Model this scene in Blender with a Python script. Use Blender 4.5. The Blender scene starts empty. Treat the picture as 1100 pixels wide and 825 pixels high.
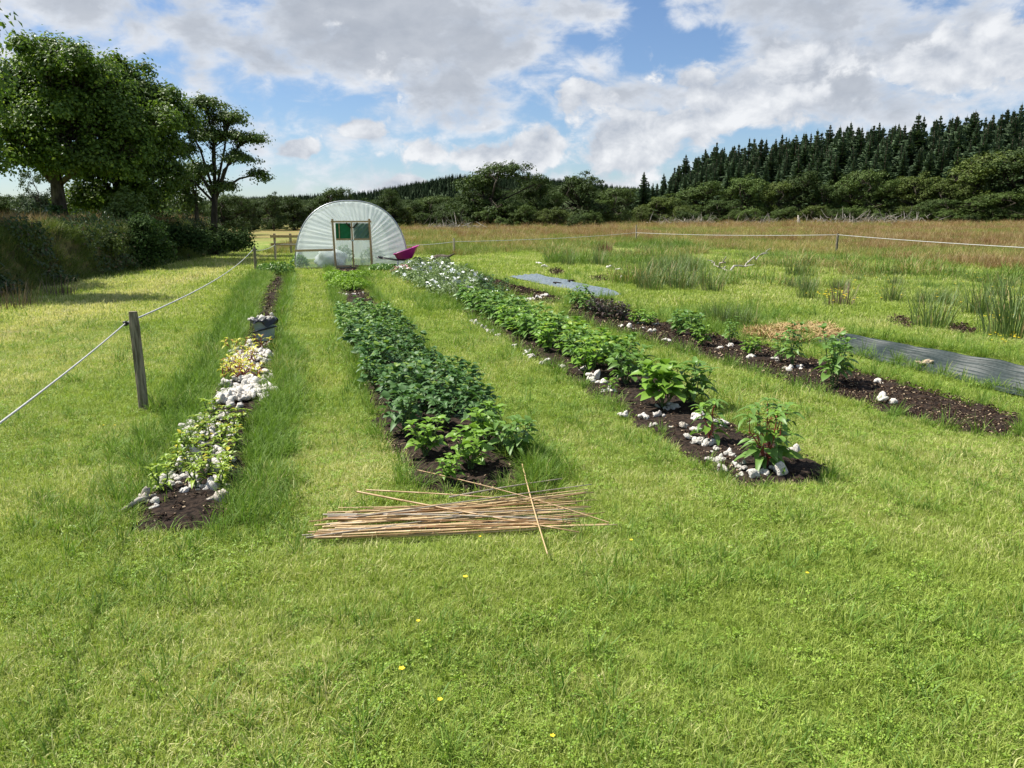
import bpy, bmesh, math, random
import numpy as np
from mathutils import Vector, Matrix, Euler

sc = bpy.context.scene
COL = sc.collection
R = math.radians

# ------------------------------------------------------------------ camera
F, PITCH, EYE = 826.0, R(12.0), 1.7
cp, sp = math.cos(PITCH), math.sin(PITCH)
cam_d = bpy.data.cameras.new('camera')
cam_d.sensor_width = 36.0
cam_d.lens = 36.0 * F / 1100.0
cam_d.clip_start, cam_d.clip_end = 0.05, 9000.0
cam = bpy.data.objects.new('camera', cam_d)
COL.objects.link(cam)
cam.location = (0, 0, EYE)
cam.rotation_euler = (math.pi / 2 - PITCH, 0, 0)
sc.camera = cam

# ------------------------------------------------------------------ view
sc.view_settings.view_transform = 'Standard'
sc.view_settings.look = 'None'
sc.view_settings.exposure = 0.85
sc.view_settings.gamma = 1.0
sc.view_settings.use_curve_mapping = False
sc.cycles.use_denoising = True
sc.cycles.max_bounces = 8
sc.cycles.transparent_max_bounces = 12
sc.cycles.diffuse_bounces = 4
sc.cycles.caustics_reflective = False
sc.cycles.caustics_refractive = False

# ------------------------------------------------------------------ node helper
class NT:
    def __init__(self, tree):
        self.t = tree
        tree.nodes.clear()
    def n(self, typ, **kw):
        nd = self.t.nodes.new(typ)
        for k, v in kw.items():
            setattr(nd, k, v)
        return nd
    def put(self, sock, v):
        if v is None:
            return
        if hasattr(v, 'is_output') or isinstance(v, bpy.types.NodeSocket):
            self.t.links.new(v, sock)
        else:
            if sock.type == 'RGBA' and len(v) == 3:
                v = (*v, 1.0)
            sock.default_value = v
    def m(self, op, a, b=None, c=None, clamp=False):
        nd = self.n('ShaderNodeMath', operation=op, use_clamp=clamp)
        self.put(nd.inputs[0], a)
        if b is not None: self.put(nd.inputs[1], b)
        if c is not None: self.put(nd.inputs[2], c)
        return nd.outputs[0]
    def vm(self, op, a, b=None):
        nd = self.n('ShaderNodeVectorMath', operation=op)
        self.put(nd.inputs[0], a)
        if b is not None: self.put(nd.inputs[1], b)
        return nd.outputs[0]
    def sstep(self, v, lo, hi, o0=0.0, o1=1.0):
        nd = self.n('ShaderNodeMapRange', interpolation_type='SMOOTHSTEP')
        self.put(nd.inputs['Value'], v)
        self.put(nd.inputs['From Min'], lo); self.put(nd.inputs['From Max'], hi)
        self.put(nd.inputs['To Min'], o0); self.put(nd.inputs['To Max'], o1)
        return nd.outputs['Result']
    def noise(self, vec, scale, detail=4.0, rough=0.55, dist=0.0, out='Fac'):
        nd = self.n('ShaderNodeTexNoise')
        if vec is not None: self.put(nd.inputs['Vector'], vec)
        nd.inputs['Scale'].default_value = scale
        nd.inputs['Detail'].default_value = detail
        nd.inputs['Roughness'].default_value = rough
        nd.inputs['Distortion'].default_value = dist
        return nd.outputs[out]
    def mix(self, f, a, b, blend='MIX'):
        nd = self.n('ShaderNodeMix', data_type='RGBA', blend_type=blend)
        self.put(nd.inputs['Factor'], f)
        self.put(nd.inputs[6], a); self.put(nd.inputs[7], b)
        return nd.outputs[2]
    def bump(self, h, strength=0.5, dist=0.02):
        nd = self.n('ShaderNodeBump')
        nd.inputs['Strength'].default_value = strength
        nd.inputs['Distance'].default_value = dist
        self.put(nd.inputs['Height'], h)
        return nd.outputs[0]
    def pbsdf(self, col, rough=0.6, spec=0.3, normal=None, metallic=0.0, **kw):
        nd = self.n('ShaderNodeBsdfPrincipled')
        self.put(nd.inputs['Base Color'], col)
        self.put(nd.inputs['Roughness'], rough)
        nd.inputs['Specular IOR Level'].default_value = spec
        nd.inputs['Metallic'].default_value = metallic
        if normal is not None: self.put(nd.inputs['Normal'], normal)
        for k, v in kw.items():
            self.put(nd.inputs[k], v)
        return nd.outputs[0]
    def mixsh(self, f, a, b):
        nd = self.n('ShaderNodeMixShader')
        self.put(nd.inputs[0], f)
        self.t.links.new(a, nd.inputs[1]); self.t.links.new(b, nd.inputs[2])
        return nd.outputs[0]
    def out(self, sh):
        o = self.n('ShaderNodeOutputMaterial')
        self.t.links.new(sh, o.inputs['Surface'])
    def pos(self):
        return self.n('ShaderNodeNewGeometry').outputs['Position']
    def isl(self):
        return self.n('ShaderNodeNewGeometry').outputs['Random Per Island']
    def orand(self):
        return self.n('ShaderNodeObjectInfo').outputs['Random']
    def obj(self):
        return self.n('ShaderNodeTexCoord').outputs['Object']

# ------------------------------------------------------------------ sun and sky
SUN_EL = R(57.0)
sx, sy = -0.97, 0.24
_l = math.hypot(sx, sy); sx /= _l; sy /= _l
SUN = Vector((sx * math.cos(SUN_EL), sy * math.cos(SUN_EL), math.sin(SUN_EL)))
sun_d = bpy.data.lights.new('sun', 'SUN')
sun_d.energy = 5.0
sun_d.angle = R(0.5)
sun_d.color = (1.0, 0.96, 0.88)
sun = bpy.data.objects.new('sun', sun_d)
COL.objects.link(sun)
sun.rotation_euler = SUN.to_track_quat('Z', 'Y').to_euler()

world = bpy.data.worlds.new('World')
sc.world = world
world.use_nodes = True
w = NT(world.node_tree)
sky = w.n('ShaderNodeTexSky', sky_type='NISHITA')
sky.sun_disc = False
sky.sun_elevation = SUN_EL
sky.sun_rotation = math.atan2(sx, sy) % (2 * math.pi)
sky.air_density = 1.0
sky.dust_density = 0.3
sky.ozone_density = 2.0
tc = w.n('ShaderNodeTexCoord').outputs['Generated']
dirn = w.vm('NORMALIZE', tc)
sep = w.n('ShaderNodeSeparateXYZ'); w.put(sep.inputs[0], dirn)
X, Y, Z = sep.outputs
az = w.m('ARCTAN2', X, Y)
el = w.m('ARCSINE', Z)
def blobs(spec):
    """sum of soft ellipses on the sky: (azimuth deg, elevation deg, half-widths deg, amount)"""
    tot = None
    for a, e, ra, re, amt in spec:
        da = w.m('MULTIPLY', w.m('SUBTRACT', az, R(a)), 1 / R(ra))
        de = w.m('MULTIPLY', w.m('SUBTRACT', el, R(e)), 1 / R(re))
        r2 = w.m('ADD', w.m('MULTIPLY', da, da), w.m('MULTIPLY', de, de))
        g = w.m('MULTIPLY', w.m('EXPONENT', w.m('MULTIPLY', r2, -1.0)), amt)
        tot = g if tot is None else w.m('ADD', tot, g)
    return tot
def squash(v, off=(0, 0, 0)):
    mp = w.n('ShaderNodeMapping')
    w.put(mp.inputs['Vector'], v)
    mp.inputs['Location'].default_value = off
    mp.inputs['Scale'].default_value = (1.0, 1.0, 1.7)
    return mp.outputs[0]
# big soft sheet of stratocumulus and heaped cumulus nearer the horizon
SHEET = [(-29, 13.2, 11, 4.2, 0.26), (-7.5, 13.0, 11.5, 4.2, 0.44), (-4.5, 8.5, 4.2, 1.8, 0.32), (-8.0, 5.6, 3.0, 0.9, 0.12),
         (8.0, 8.6, 2.6, 1.2, 0.14), (15.5, 8.6, 7.5, 2.6, 0.30), (24, 11.5, 8, 3.4, 0.30), (18, 14.0, 7, 1.8, 0.26), (30, 8.0, 8, 3.0, 0.24), (-1, 2.5, 10, 1.6, 0.14),
         (9.6, 14.0, 1.5, 2.0, -0.34), (4.6, 11.4, 2.4, 1.3, -0.20), (-14.5, 7.6, 6.0, 1.6, -0.14), (-4.0, 5.9, 4.0, 0.6, -0.12), (12.0, 11.6, 2.6, 0.8, -0.20),
         (33, 12.2, 2.5, 1.3, -0.14), (-22, 4, 8, 2.5, -0.10), (-17, 10.6, 5, 1.4, 0.12), (0, 6.4, 4, 0.8, 0.10)]
HEAPS = [(-15.0, 4.9, 1.6, 0.75, 0.36), (-10.3, 6.2, 1.5, 0.7, 0.24), (-8.0, 2.6, 2.4, 0.7, 0.22), (-6.2, 4.5, 1.6, 1.0, 0.24), (-2.0, 4.2, 1.9, 1.2, 0.30), (1.6, 5.0, 1.8, 1.6, 0.34),
         (4.3, 8.6, 2.0, 1.4, 0.34), (7.2, 5.2, 2.4, 1.9, 0.34), (12.0, 6.0, 3.2, 2.0, 0.32), (12.5, 9.5, 3.0, 1.1, 0.24), (18.5, 7.4, 3.6, 2.0, 0.30), (20, 10.5, 3.6, 1.2, 0.22), (26.0, 8.6, 3.6, 2.2, 0.30),
         (33.0, 10.0, 4.0, 2.4, 0.30), (2, 2.0, 22, 1.0, 0.14), (-33, 9, 4, 2.5, 0.2)]
high = w.sstep(el, R(16), R(40))
def layer(spec, s1, s2, k1, contrast, sq, extra):
    bias = w.m('ADD', blobs(spec), extra)
    def dens(off):
        mp = w.n('ShaderNodeMapping'); w.put(mp.inputs['Vector'], dirn)
        mp.inputs['Location'].default_value = off; mp.inputs['Scale'].default_value = (1.0, 1.0, sq)
        a_ = w.noise(mp.outputs[0], s1, 2.0, 0.5); b_ = w.noise(mp.outputs[0], s2, 7.0, 0.58, 0.25)
        s_ = w.m('ADD', w.m('MULTIPLY', a_, k1), w.m('MULTIPLY', b_, 1 - k1))
        return w.m('ADD', w.m('MULTIPLY_ADD', w.m('SUBTRACT', s_, 0.5), contrast, 0.5), bias)
    return dens
# layer 1: soft grey sheet
ds = layer(SHEET, 6.0, 18.0, 0.48, 1.75, 1.8, w.m('MULTIPLY', high, 0.12))
e0 = ds((0, 0, 0)); e1 = ds((0.012, -0.004, -0.030))
m1 = w.sstep(e0, 0.47, 0.78); th1 = w.sstep(e0, 0.62, 0.92)
lit1 = w.m('MULTIPLY_ADD', w.m('SUBTRACT', e0, e1), 2.6, 0.45, clamp=True)
c1 = w.mix(w.m('MULTIPLY', lit1, w.m('SUBTRACT', 1.0, w.m('MULTIPLY', th1, 0.75))), w.mix(th1, (0.34, 0.375, 0.43), (0.245, 0.267, 0.305)), (0.49, 0.505, 0.53))
# layer 2: heaped white cumulus, crisp on top, grey below
dh = layer(HEAPS, 8.5, 25.0, 0.52, 1.15, 1.35, w.m('MULTIPLY', high, 0.0))
h0_ = dh((0, 0, 0)); h1_ = dh((0.010, -0.003, -0.020))
m2 = w.sstep(h0_, 0.60, 0.715)
lit2 = w.m('MULTIPLY_ADD', w.m('SUBTRACT', h0_, h1_), 3.6, 0.50, clamp=True)
c2 = w.mix(lit2, (0.27, 0.295, 0.34), (0.50, 0.51, 0.525))
ccol = w.mix(m2, c1, c2)
mask = w.m('MAXIMUM', m1, m2)
bg1 = w.n('ShaderNodeBackground'); w.put(bg1.inputs[0], w.mix(1.0, sky.outputs[0], (0.90, 1.0, 1.16), 'MULTIPLY')); bg1.inputs[1].default_value = 0.060
bg2 = w.n('ShaderNodeBackground'); w.put(bg2.inputs[0], ccol); bg2.inputs[1].default_value = 1.0
wmix = w.mixsh(w.m('MULTIPLY', mask, 0.97), bg1.outputs[0], bg2.outputs[0])
wo = w.n('ShaderNodeOutputWorld')
world.node_tree.links.new(wmix, wo.inputs[0])

# ------------------------------------------------------------------ geometry helpers
def P(px, py, z=0.0):
    """point of the plane at height z that the photograph shows at pixel px, py"""
    a, b = (px - 550) / F, (412.5 - py) / F
    d = Vector((a, cp + b * sp, -sp + b * cp))
    t = (z - EYE) / d.z
    return Vector((d.x * t, d.y * t, z))
def at(px, y, z=0.5):
    return (px - 550) / F * (y * cp + (EYE - z) * sp)
def ztop(py, y):
    return EYE + y * math.tan(math.atan((412.5 - py) / F) - PITCH)

EA, EN = np.array((42.0, 255.0)), np.array((0.898, 0.440))     # plantation edge
def gz(x, y):
    x = np.asarray(x, float); y = np.asarray(y, float)
    yy = np.clip(y - 45, 0, 130)
    f = 0.0095 * yy * (1 + 0.5 * np.clip(x / 80, -0.5, 1.2))
    d = (x - EA[0]) * EN[0] + (y - EA[1]) * EN[1]
    return f + 0.13 * np.clip(d - 6, 0, 110) * np.clip((x + 10) / 45, 0, 1)
def gzf(x, y): return float(gz(x, y))

def hashn(ix, iy, seed):
    n = (ix * 374761393 + iy * 668265263 + seed * 974634777).astype(np.int64)
    n = (n ^ (n >> 13)) * 1274126177
    n = n & 0x7fffffff
    return ((n ^ (n >> 16)) & 0xffff) / 65535.0
def vnoise(x, y, scale, seed=0):
    x = np.asarray(x, float) * scale; y = np.asarray(y, float) * scale
    ix, iy = np.floor(x).astype(np.int64), np.floor(y).astype(np.int64)
    fx, fy = x - ix, y - iy
    fx = fx * fx * (3 - 2 * fx); fy = fy * fy * (3 - 2 * fy)
    a = hashn(ix, iy, seed); b = hashn(ix + 1, iy, seed); c = hashn(ix, iy + 1, seed); d = hashn(ix + 1, iy + 1, seed)
    return (a * (1 - fx) + b * fx) * (1 - fy) + (c * (1 - fx) + d * fx) * fy
def fbm(x, y, scale, seed=0, oct=3):
    t, a, s = 0, 0.5, 0
    for k in range(oct):
        t = t + a * vnoise(x, y, scale * 2 ** k, seed + 17 * k); s += a; a *= 0.55
    return t / s
def inpoly(x, y, poly):
    ins = np.zeros(len(x), bool)
    n = len(poly)
    for i in range(n):
        x1, y1 = poly[i][:2]; x2, y2 = poly[(i + 1) % n][:2]
        c = (y1 > y) != (y2 > y)
        with np.errstate(divide='ignore', invalid='ignore'):
            xi = (x2 - x1) * (y - y1) / ((y2 - y1) if y2 != y1 else 1e-9) + x1
        ins ^= c & (x < xi)
    return ins

class MB:
    """collects faces and links them as ONE mesh object"""
    def __init__(self): self.v, self.f, self.mi = [], [], []
    def add(self, vs, fs, mi=0):
        o = len(self.v)
        self.v.extend([tuple(p) for p in vs])
        self.f.extend([tuple(i + o for i in q) for q in fs])
        self.mi.extend([mi] * len(fs))
    def box(self, c, s, rz=0.0, rot=None, mi=0):
        M = rot if rot is not None else Matrix.Rotation(rz, 3, 'Z')
        c = Vector(c); h = [k / 2 for k in s]
        vs = [c + M @ Vector((i * h[0], j * h[1], k * h[2])) for i in (-1, 1) for j in (-1, 1) for k in (-1, 1)]
        self.add(vs, [(0, 1, 3, 2), (4, 6, 7, 5), (0, 4, 5, 1), (2, 3, 7, 6), (0, 2, 6, 4), (1, 5, 7, 3)], mi)
    def bar(self, a, b, wd, ht=None, mi=0):
        a, b = Vector(a), Vector(b); d = b - a
        q = d.to_track_quat('X', 'Z').to_matrix()
        self.box((a + b) / 2, (d.length, wd, ht or wd), rot=q, mi=mi)
    def tube(self, pts, rad, n=8, cap=True, mi=0):
        pts = [Vector(p) for p in pts]
        if not hasattr(rad, '__len__'): rad = [rad] * len(pts)
        o = len(self.v); up = Vector((0.013, 0.021, 1))
        prev = None
        for i, p in enumerate(pts):
            t = (pts[min(i + 1, len(pts) - 1)] - pts[max(i - 1, 0)])
            t = t.normalized() if t.length > 1e-9 else Vector((0, 0, 1))
            if prev is None:
                a = t.orthogonal().normalized()
            else:
                a = (prev - t * prev.dot(t))
                a = a.normalized() if a.length > 1e-6 else t.orthogonal().normalized()
            prev = a; b = t.cross(a)
            for k in range(n):
                th = 2 * math.pi * k / n
                self.v.append(tuple(p + (a * math.cos(th) + b * math.sin(th)) * rad[i]))
        for i in range(len(pts) - 1):
            for k in range(n):
                k2 = (k + 1) % n
                self.f.append((o + i * n + k, o + i * n + k2, o + (i + 1) * n + k2, o + (i + 1) * n + k)); self.mi.append(mi)
        if cap:
            self.f.append(tuple(o + k for k in range(n))[::-1]); self.mi.append(mi)
            e = o + (len(pts) - 1) * n
            self.f.append(tuple(e + k for k in range(n))); self.mi.append(mi)
    def lathe(self, prof, n=24, mi=0, c=(0, 0, 0)):
        o = len(self.v)
        for r, z in prof:
            for k in range(n):
                th = 2 * math.pi * k / n
                self.v.append((c[0] + r * math.cos(th), c[1] + r * math.sin(th), c[2] + z))
        for i in range(len(prof) - 1):
            for k in range(n):
                k2 = (k + 1) % n
                self.f.append((o + i * n + k, o + i * n + k2, o + (i + 1) * n + k2, o + (i + 1) * n + k)); self.mi.append(mi)
    def grid(self, rows, mi=0):
        o = len(self.v); m = len(rows[0])
        for r in rows: self.v.extend([tuple(p) for p in r])
        for i in range(len(rows) - 1):
            for k in range(m - 1):
                self.f.append((o + i * m + k, o + i * m + k + 1, o + (i + 1) * m + k + 1, o + (i + 1) * m + k)); self.mi.append(mi)
    def mesh(self, name, mats, smooth=False):
        me = bpy.data.meshes.new(name)
        me.from_pydata(self.v, [], self.f)
        for m in (mats if isinstance(mats, (list, tuple)) else [mats]): me.materials.append(m)
        if any(self.mi): me.polygons.foreach_set('material_index', self.mi)
        me.polygons.foreach_set('use_smooth', [smooth] * len(me.polygons))
        me.update()
        return me
    def build(self, name, mats, parent=None, smooth=False):
        return part(name, self.mesh(name, mats, smooth), parent)

def np_mesh(name, V, Fq, mat, smooth=False):
    """mesh from numpy arrays: V (n,3), Fq (m,k) faces of one size"""
    me = bpy.data.meshes.new(name)
    V = np.asarray(V, np.float32); Fq = np.asarray(Fq, np.int32)
    m, k = Fq.shape
    me.vertices.add(len(V)); me.vertices.foreach_set('co', V.ravel())
    me.loops.add(m * k); me.loops.foreach_set('vertex_index', Fq.ravel())
    me.polygons.add(m)
    me.polygons.foreach_set('loop_start', np.arange(m, dtype=np.int32) * k)
    me.polygons.foreach_set('loop_total', np.full(m, k, np.int32))
    me.materials.append(mat)
    me.update(calc_edges=True)
    me.polygons.foreach_set('use_smooth', np.full(m, smooth, bool))
    return me

def part(name, me, parent=None, loc=None, rot=None, scl=None, kind=None):
    o = bpy.data.objects.new(name, me)
    COL.objects.link(o)
    if parent is not None: o.parent = parent
    if loc is not None: o.location = loc
    if rot is not None: o.rotation_euler = rot
    if scl is not None: o.scale = scl if hasattr(scl, '__len__') else (scl, scl, scl)
    if kind: o['kind'] = kind
    return o
def tag(o, label=None, cat=None, group=None, kind=None):
    if label: o['label'] = label
    if cat: o['category'] = cat
    if group: o['group'] = group
    if kind: o['kind'] = kind
    return o
def thing(name, label, cat, loc=(0, 0, 0), rotz=0.0, group=None):
    o = part(name, None, None, loc, (0, 0, rotz))
    o.empty_display_size = 0.1
    return tag(o, label, cat, group)

def leafcards(rng, C, Nrm, L, Wd, fold=0.0, droop=None):
    """diamond leaves at centres C facing Nrm; L, Wd arrays. Returns verts, quads"""
    n = len(C)
    Nrm = Nrm / (np.linalg.norm(Nrm, axis=1, keepdims=True) + 1e-9)
    rv = rng.normal(size=(n, 3))
    T = rv - Nrm * np.sum(rv * Nrm, 1, keepdims=True)
    T /= np.linalg.norm(T, axis=1, keepdims=True) + 1e-9
    B = np.cross(Nrm, T)
    L = np.broadcast_to(L, (n,))[:, None]; Wd = np.broadcast_to(Wd, (n,))[:, None]
    V = np.empty((n, 4, 3))
    V[:, 0] = C - T * L * 0.5
    V[:, 1] = C + B * Wd * 0.5 + Nrm * L * fold + T * L * 0.08
    V[:, 2] = C + T * L * 0.5 - Nrm * L * fold * 0.5
    V[:, 3] = C - B * Wd * 0.5 + Nrm * L * fold + T * L * 0.08
    return V.reshape(-1, 3), np.arange(n * 4).reshape(n, 4)

# ------------------------------------------------------------------ materials
MATS = {}
def newmat(name):
    m = bpy.data.materials.new(name); m.use_nodes = True
    MATS[name] = m
    return m, NT(m.node_tree)
def leafmat(name, c1, c2, odd=None, oddp=0.06, trans=0.35, rough=0.5, spec=0.35, var=0.25, pscale=0.0):
    m, t = newmat(name)
    r = t.isl()
    col = t.mix(r, c1, c2)
    if odd:
        col = t.mix(t.m('GREATER_THAN', t.m('FRACT', t.m('MULTIPLY', r, 7.31)), 1 - oddp), col, odd)
    f = t.m('MULTIPLY_ADD', t.orand(), var, 1 - var / 2)
    if pscale:
        f = t.m('MULTIPLY', f, t.m('MULTIPLY_ADD', t.noise(t.pos(), pscale, 2.0), 0.9, 0.55))  # noise puts lit and shaded clumps into the leaf colour
    hs = t.n('ShaderNodeHueSaturation'); t.put(hs.inputs['Color'], col); t.put(hs.inputs['Value'], f)
    col = hs.outputs[0]
    p = t.pbsdf(col, rough, spec)
    tr = t.n('ShaderNodeBsdfTranslucent')
    t.put(tr.inputs[0], t.mix(0.5, col, t.mix(1.0, col, (1.0, 1.1, 0.35), 'MULTIPLY')))
    t.out(t.mixsh(trans, p, tr.outputs[0]))
    return m
def surf(name, c1, c2, scale=8.0, rough=0.7, spec=0.3, bump=0.3, dist=0.01, detail=5.0, stretch=None, metallic=0.0, obj=True, lo=0.35, hi=0.65):
    m, t = newmat(name)
    v = t.obj() if obj else t.pos()
    if stretch:
        mp = t.n('ShaderNodeMapping'); t.put(mp.inputs['Vector'], v); mp.inputs['Scale'].default_value = stretch; v = mp.outputs[0]
    nz = t.noise(v, scale, detail, 0.6)
    col = t.mix(t.sstep(nz, lo, hi), c1, c2)
    hs = t.n('ShaderNodeHueSaturation'); t.put(hs.inputs['Color'], col)
    t.put(hs.inputs['Value'], t.m('MULTIPLY_ADD', t.orand(), 0.25, 0.88)); col = hs.outputs[0]
    t.out(t.pbsdf(col, rough, spec, t.bump(nz, bump, dist) if bump else None, metallic))
    return m
def grassmat(name, c1, c2, straw, strawk=0.55, trans=0.35, pnoise=0.25):
    m, t = newmat(name)
    g = t.n('ShaderNodeAttribute', attribute_type='INSTANCER', attribute_name='dry').outputs['Fac']
    r = t.m('FRACT', t.m('ADD', t.isl(), t.m('MULTIPLY', t.orand(), 3.7)))
    r2 = t.m('FRACT', t.m('MULTIPLY', r, 9.17))
    col = t.mix(t.m('MULTIPLY_ADD', r, 0.6, t.m('MULTIPLY', t.orand(), 0.4)), c1, c2)
    f = t.sstep(t.m('SUBTRACT', t.m('MULTIPLY', g, strawk * 1.6), r2), -0.1, 0.25)
    col = t.mix(f, col, straw)
    p = t.pbsdf(col, 0.55, 0.25)
    tr = t.n('ShaderNodeBsdfTranslucent'); t.put(tr.inputs[0], t.mix(1.0, col, (1.0, 1.06, 0.6), 'MULTIPLY'))
    t.out(t.mixsh(trans, p, tr.outputs[0]))
    return m

M_LAWN = grassmat('lawn_grass_blades', (0.175, 0.262, 0.038), (0.44, 0.52, 0.115), (0.66, 0.62, 0.30))
M_LUSH = grassmat('lush_grass_blades', (0.095, 0.19, 0.026), (0.21, 0.32, 0.05), (0.45, 0.41, 0.16), 0.35)
M_FIELD = grassmat('field_grass_blades', (0.11, 0.17, 0.026), (0.23, 0.28, 0.055), (0.46, 0.34, 0.15), 0.62, 0.3)
M_RUST = grassmat('rusty_grass_blades', (0.19, 0.105, 0.045), (0.32, 0.20, 0.09), (0.44, 0.34, 0.19), 0.5, 0.3)
M_ROUGH = grassmat('rough_grass_blades', (0.085, 0.16, 0.028), (0.22, 0.32, 0.06), (0.42, 0.33, 0.15), 0.5, 0.3)
M_CLOVER = leafmat('clover_leaves', (0.17, 0.29, 0.03), (0.29, 0.40, 0.055), None, trans=0.3)
M_BARK = surf('bark', (0.045, 0.035, 0.025), (0.13, 0.11, 0.085), 9.0, 0.9, 0.1, 0.9, 0.03, stretch=(1, 1, 0.25))
M_BARKD = surf('dark_bark', (0.03, 0.025, 0.018), (0.075, 0.062, 0.048), 7.0, 0.9, 0.1, 0.9, 0.03, stretch=(1, 1, 0.25))
M_DEAD = surf('bleached_wood', (0.22, 0.19, 0.15), (0.42, 0.39, 0.34), 6.0, 0.85, 0.1, 0.6, 0.02)
M_WOOD = surf('sawn_timber', (0.42, 0.27, 0.13), (0.58, 0.42, 0.24), 14.0, 0.7, 0.2, 0.3, 0.004, stretch=(6, 6, 0.5))
M_POST = surf('weathered_post_wood', (0.10, 0.085, 0.06), (0.27, 0.235, 0.18), 12.0, 0.9, 0.1, 0.9, 0.01, stretch=(5, 5, 0.4))
M_POSTL = surf('pale_post_wood', (0.30, 0.25, 0.17), (0.45, 0.39, 0.29), 12.0, 0.9, 0.1, 0.6, 0.01, stretch=(5, 5, 0.4))
M_ROPE = surf('white_fence_rope', (0.42, 0.42, 0.41), (0.55, 0.55, 0.54), 60.0, 0.7, 0.2, 0.5, 0.002)
M_BLACK = surf('black_plastic', (0.012, 0.012, 0.014), (0.028, 0.028, 0.031), 20.0, 0.35, 0.5, 0.2, 0.003)
M_WOOL = surf('wool_fleece', (0.46, 0.41, 0.34), (0.74, 0.70, 0.63), 9.0, 1.0, 0.05, 1.0, 0.02, 8.0, lo=0.25, hi=0.55)
M_WOOLD = surf('soiled_wool_fleece', (0.20, 0.17, 0.13), (0.50, 0.45, 0.38), 7.0, 1.0, 0.05, 1.0, 0.02, 8.0, lo=0.3, hi=0.6)
M_SOIL = surf('dark_mulched_soil', (0.010, 0.0075, 0.006), (0.048, 0.033, 0.024), 26.0, 0.95, 0.1, 1.0, 0.03, 8.0, obj=False)
M_CHIP = leafmat('bark_chips', (0.010, 0.007, 0.006), (0.07, 0.043, 0.028), (0.34, 0.26, 0.17), 0.09, trans=0.0, rough=0.9, spec=0.1)
M_STRAW = leafmat('straw_stalks', (0.30, 0.20, 0.085), (0.46, 0.34, 0.16), None, trans=0.1, rough=0.8)
# ------------------------------------------------------------------ layout (ground outlines)
def poly(pts): return [tuple(P(*p)[:2]) for p in pts]
BED1 = poly([(146, 566), (190, 505), (205, 480), (222, 445), (237, 415), (258, 370), (268, 345), (276, 322), (284, 308), (292, 296), (312, 296), (308, 310), (305, 325), (301, 345), (296, 372), (294, 400), (287, 430), (270, 480), (258, 520), (250, 560), (210, 570)])
BED2 = poly([(446, 524), (425, 492), (404, 450), (386, 400), (370, 345), (360, 315), (354, 288), (388, 287), (396, 312), (416, 335), (452, 380), (502, 430), (545, 478), (566, 512), (535, 530), (490, 532)])
BED3 = poly([(796, 527), (746, 497), (708, 468), (624, 415), (556, 375), (510, 345), (470, 315), (440, 300), (424, 290), (500, 287), (515, 300), (532, 320), (562, 340), (622, 360), (692, 398), (772, 448), (850, 488), (900, 509), (870, 519)])
BED4 = poly([(1090, 470), (1040, 464), (976, 447), (872, 419), (794, 397), (694, 368), (606, 342), (614, 322), (645, 322), (702, 345), (800, 368), (900, 395), (1000, 423), (1096, 448)])
BED4B = poly([(592, 328), (560, 322), (530, 312), (504, 302), (520, 298), (552, 308), (580, 315), (604, 322)])
SHEET = poly([(862, 368), (880, 364), (905, 362), (960, 366), (1030, 378), (1110, 394), (1190, 412), (1190, 452), (1110, 428), (1030, 411), (960, 390), (900, 378)])
MAT = poly([(546, 298), (575, 296), (612, 303), (640, 309), (669, 317), (655, 321), (628, 318), (590, 308), (560, 301)])
STRAWP = poly([(796, 360), (808, 355), (850, 352), (890, 355), (908, 362), (898, 368), (868, 371), (838, 369), (812, 366)])
PATCHES = [poly([(952, 344), (970, 341), (980, 350), (976, 355), (958, 350)]), poly([(1018, 351), (1034, 350), (1052, 357), (1040, 361), (1022, 358)]),
           poly([(588, 291), (600, 289), (606, 294), (596, 297)]), poly([(634, 299), (650, 297), (653, 303), (640, 304)])]
BEDS = [BED1, BED2, BED3, BED4, BED4B] + PATCHES

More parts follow.
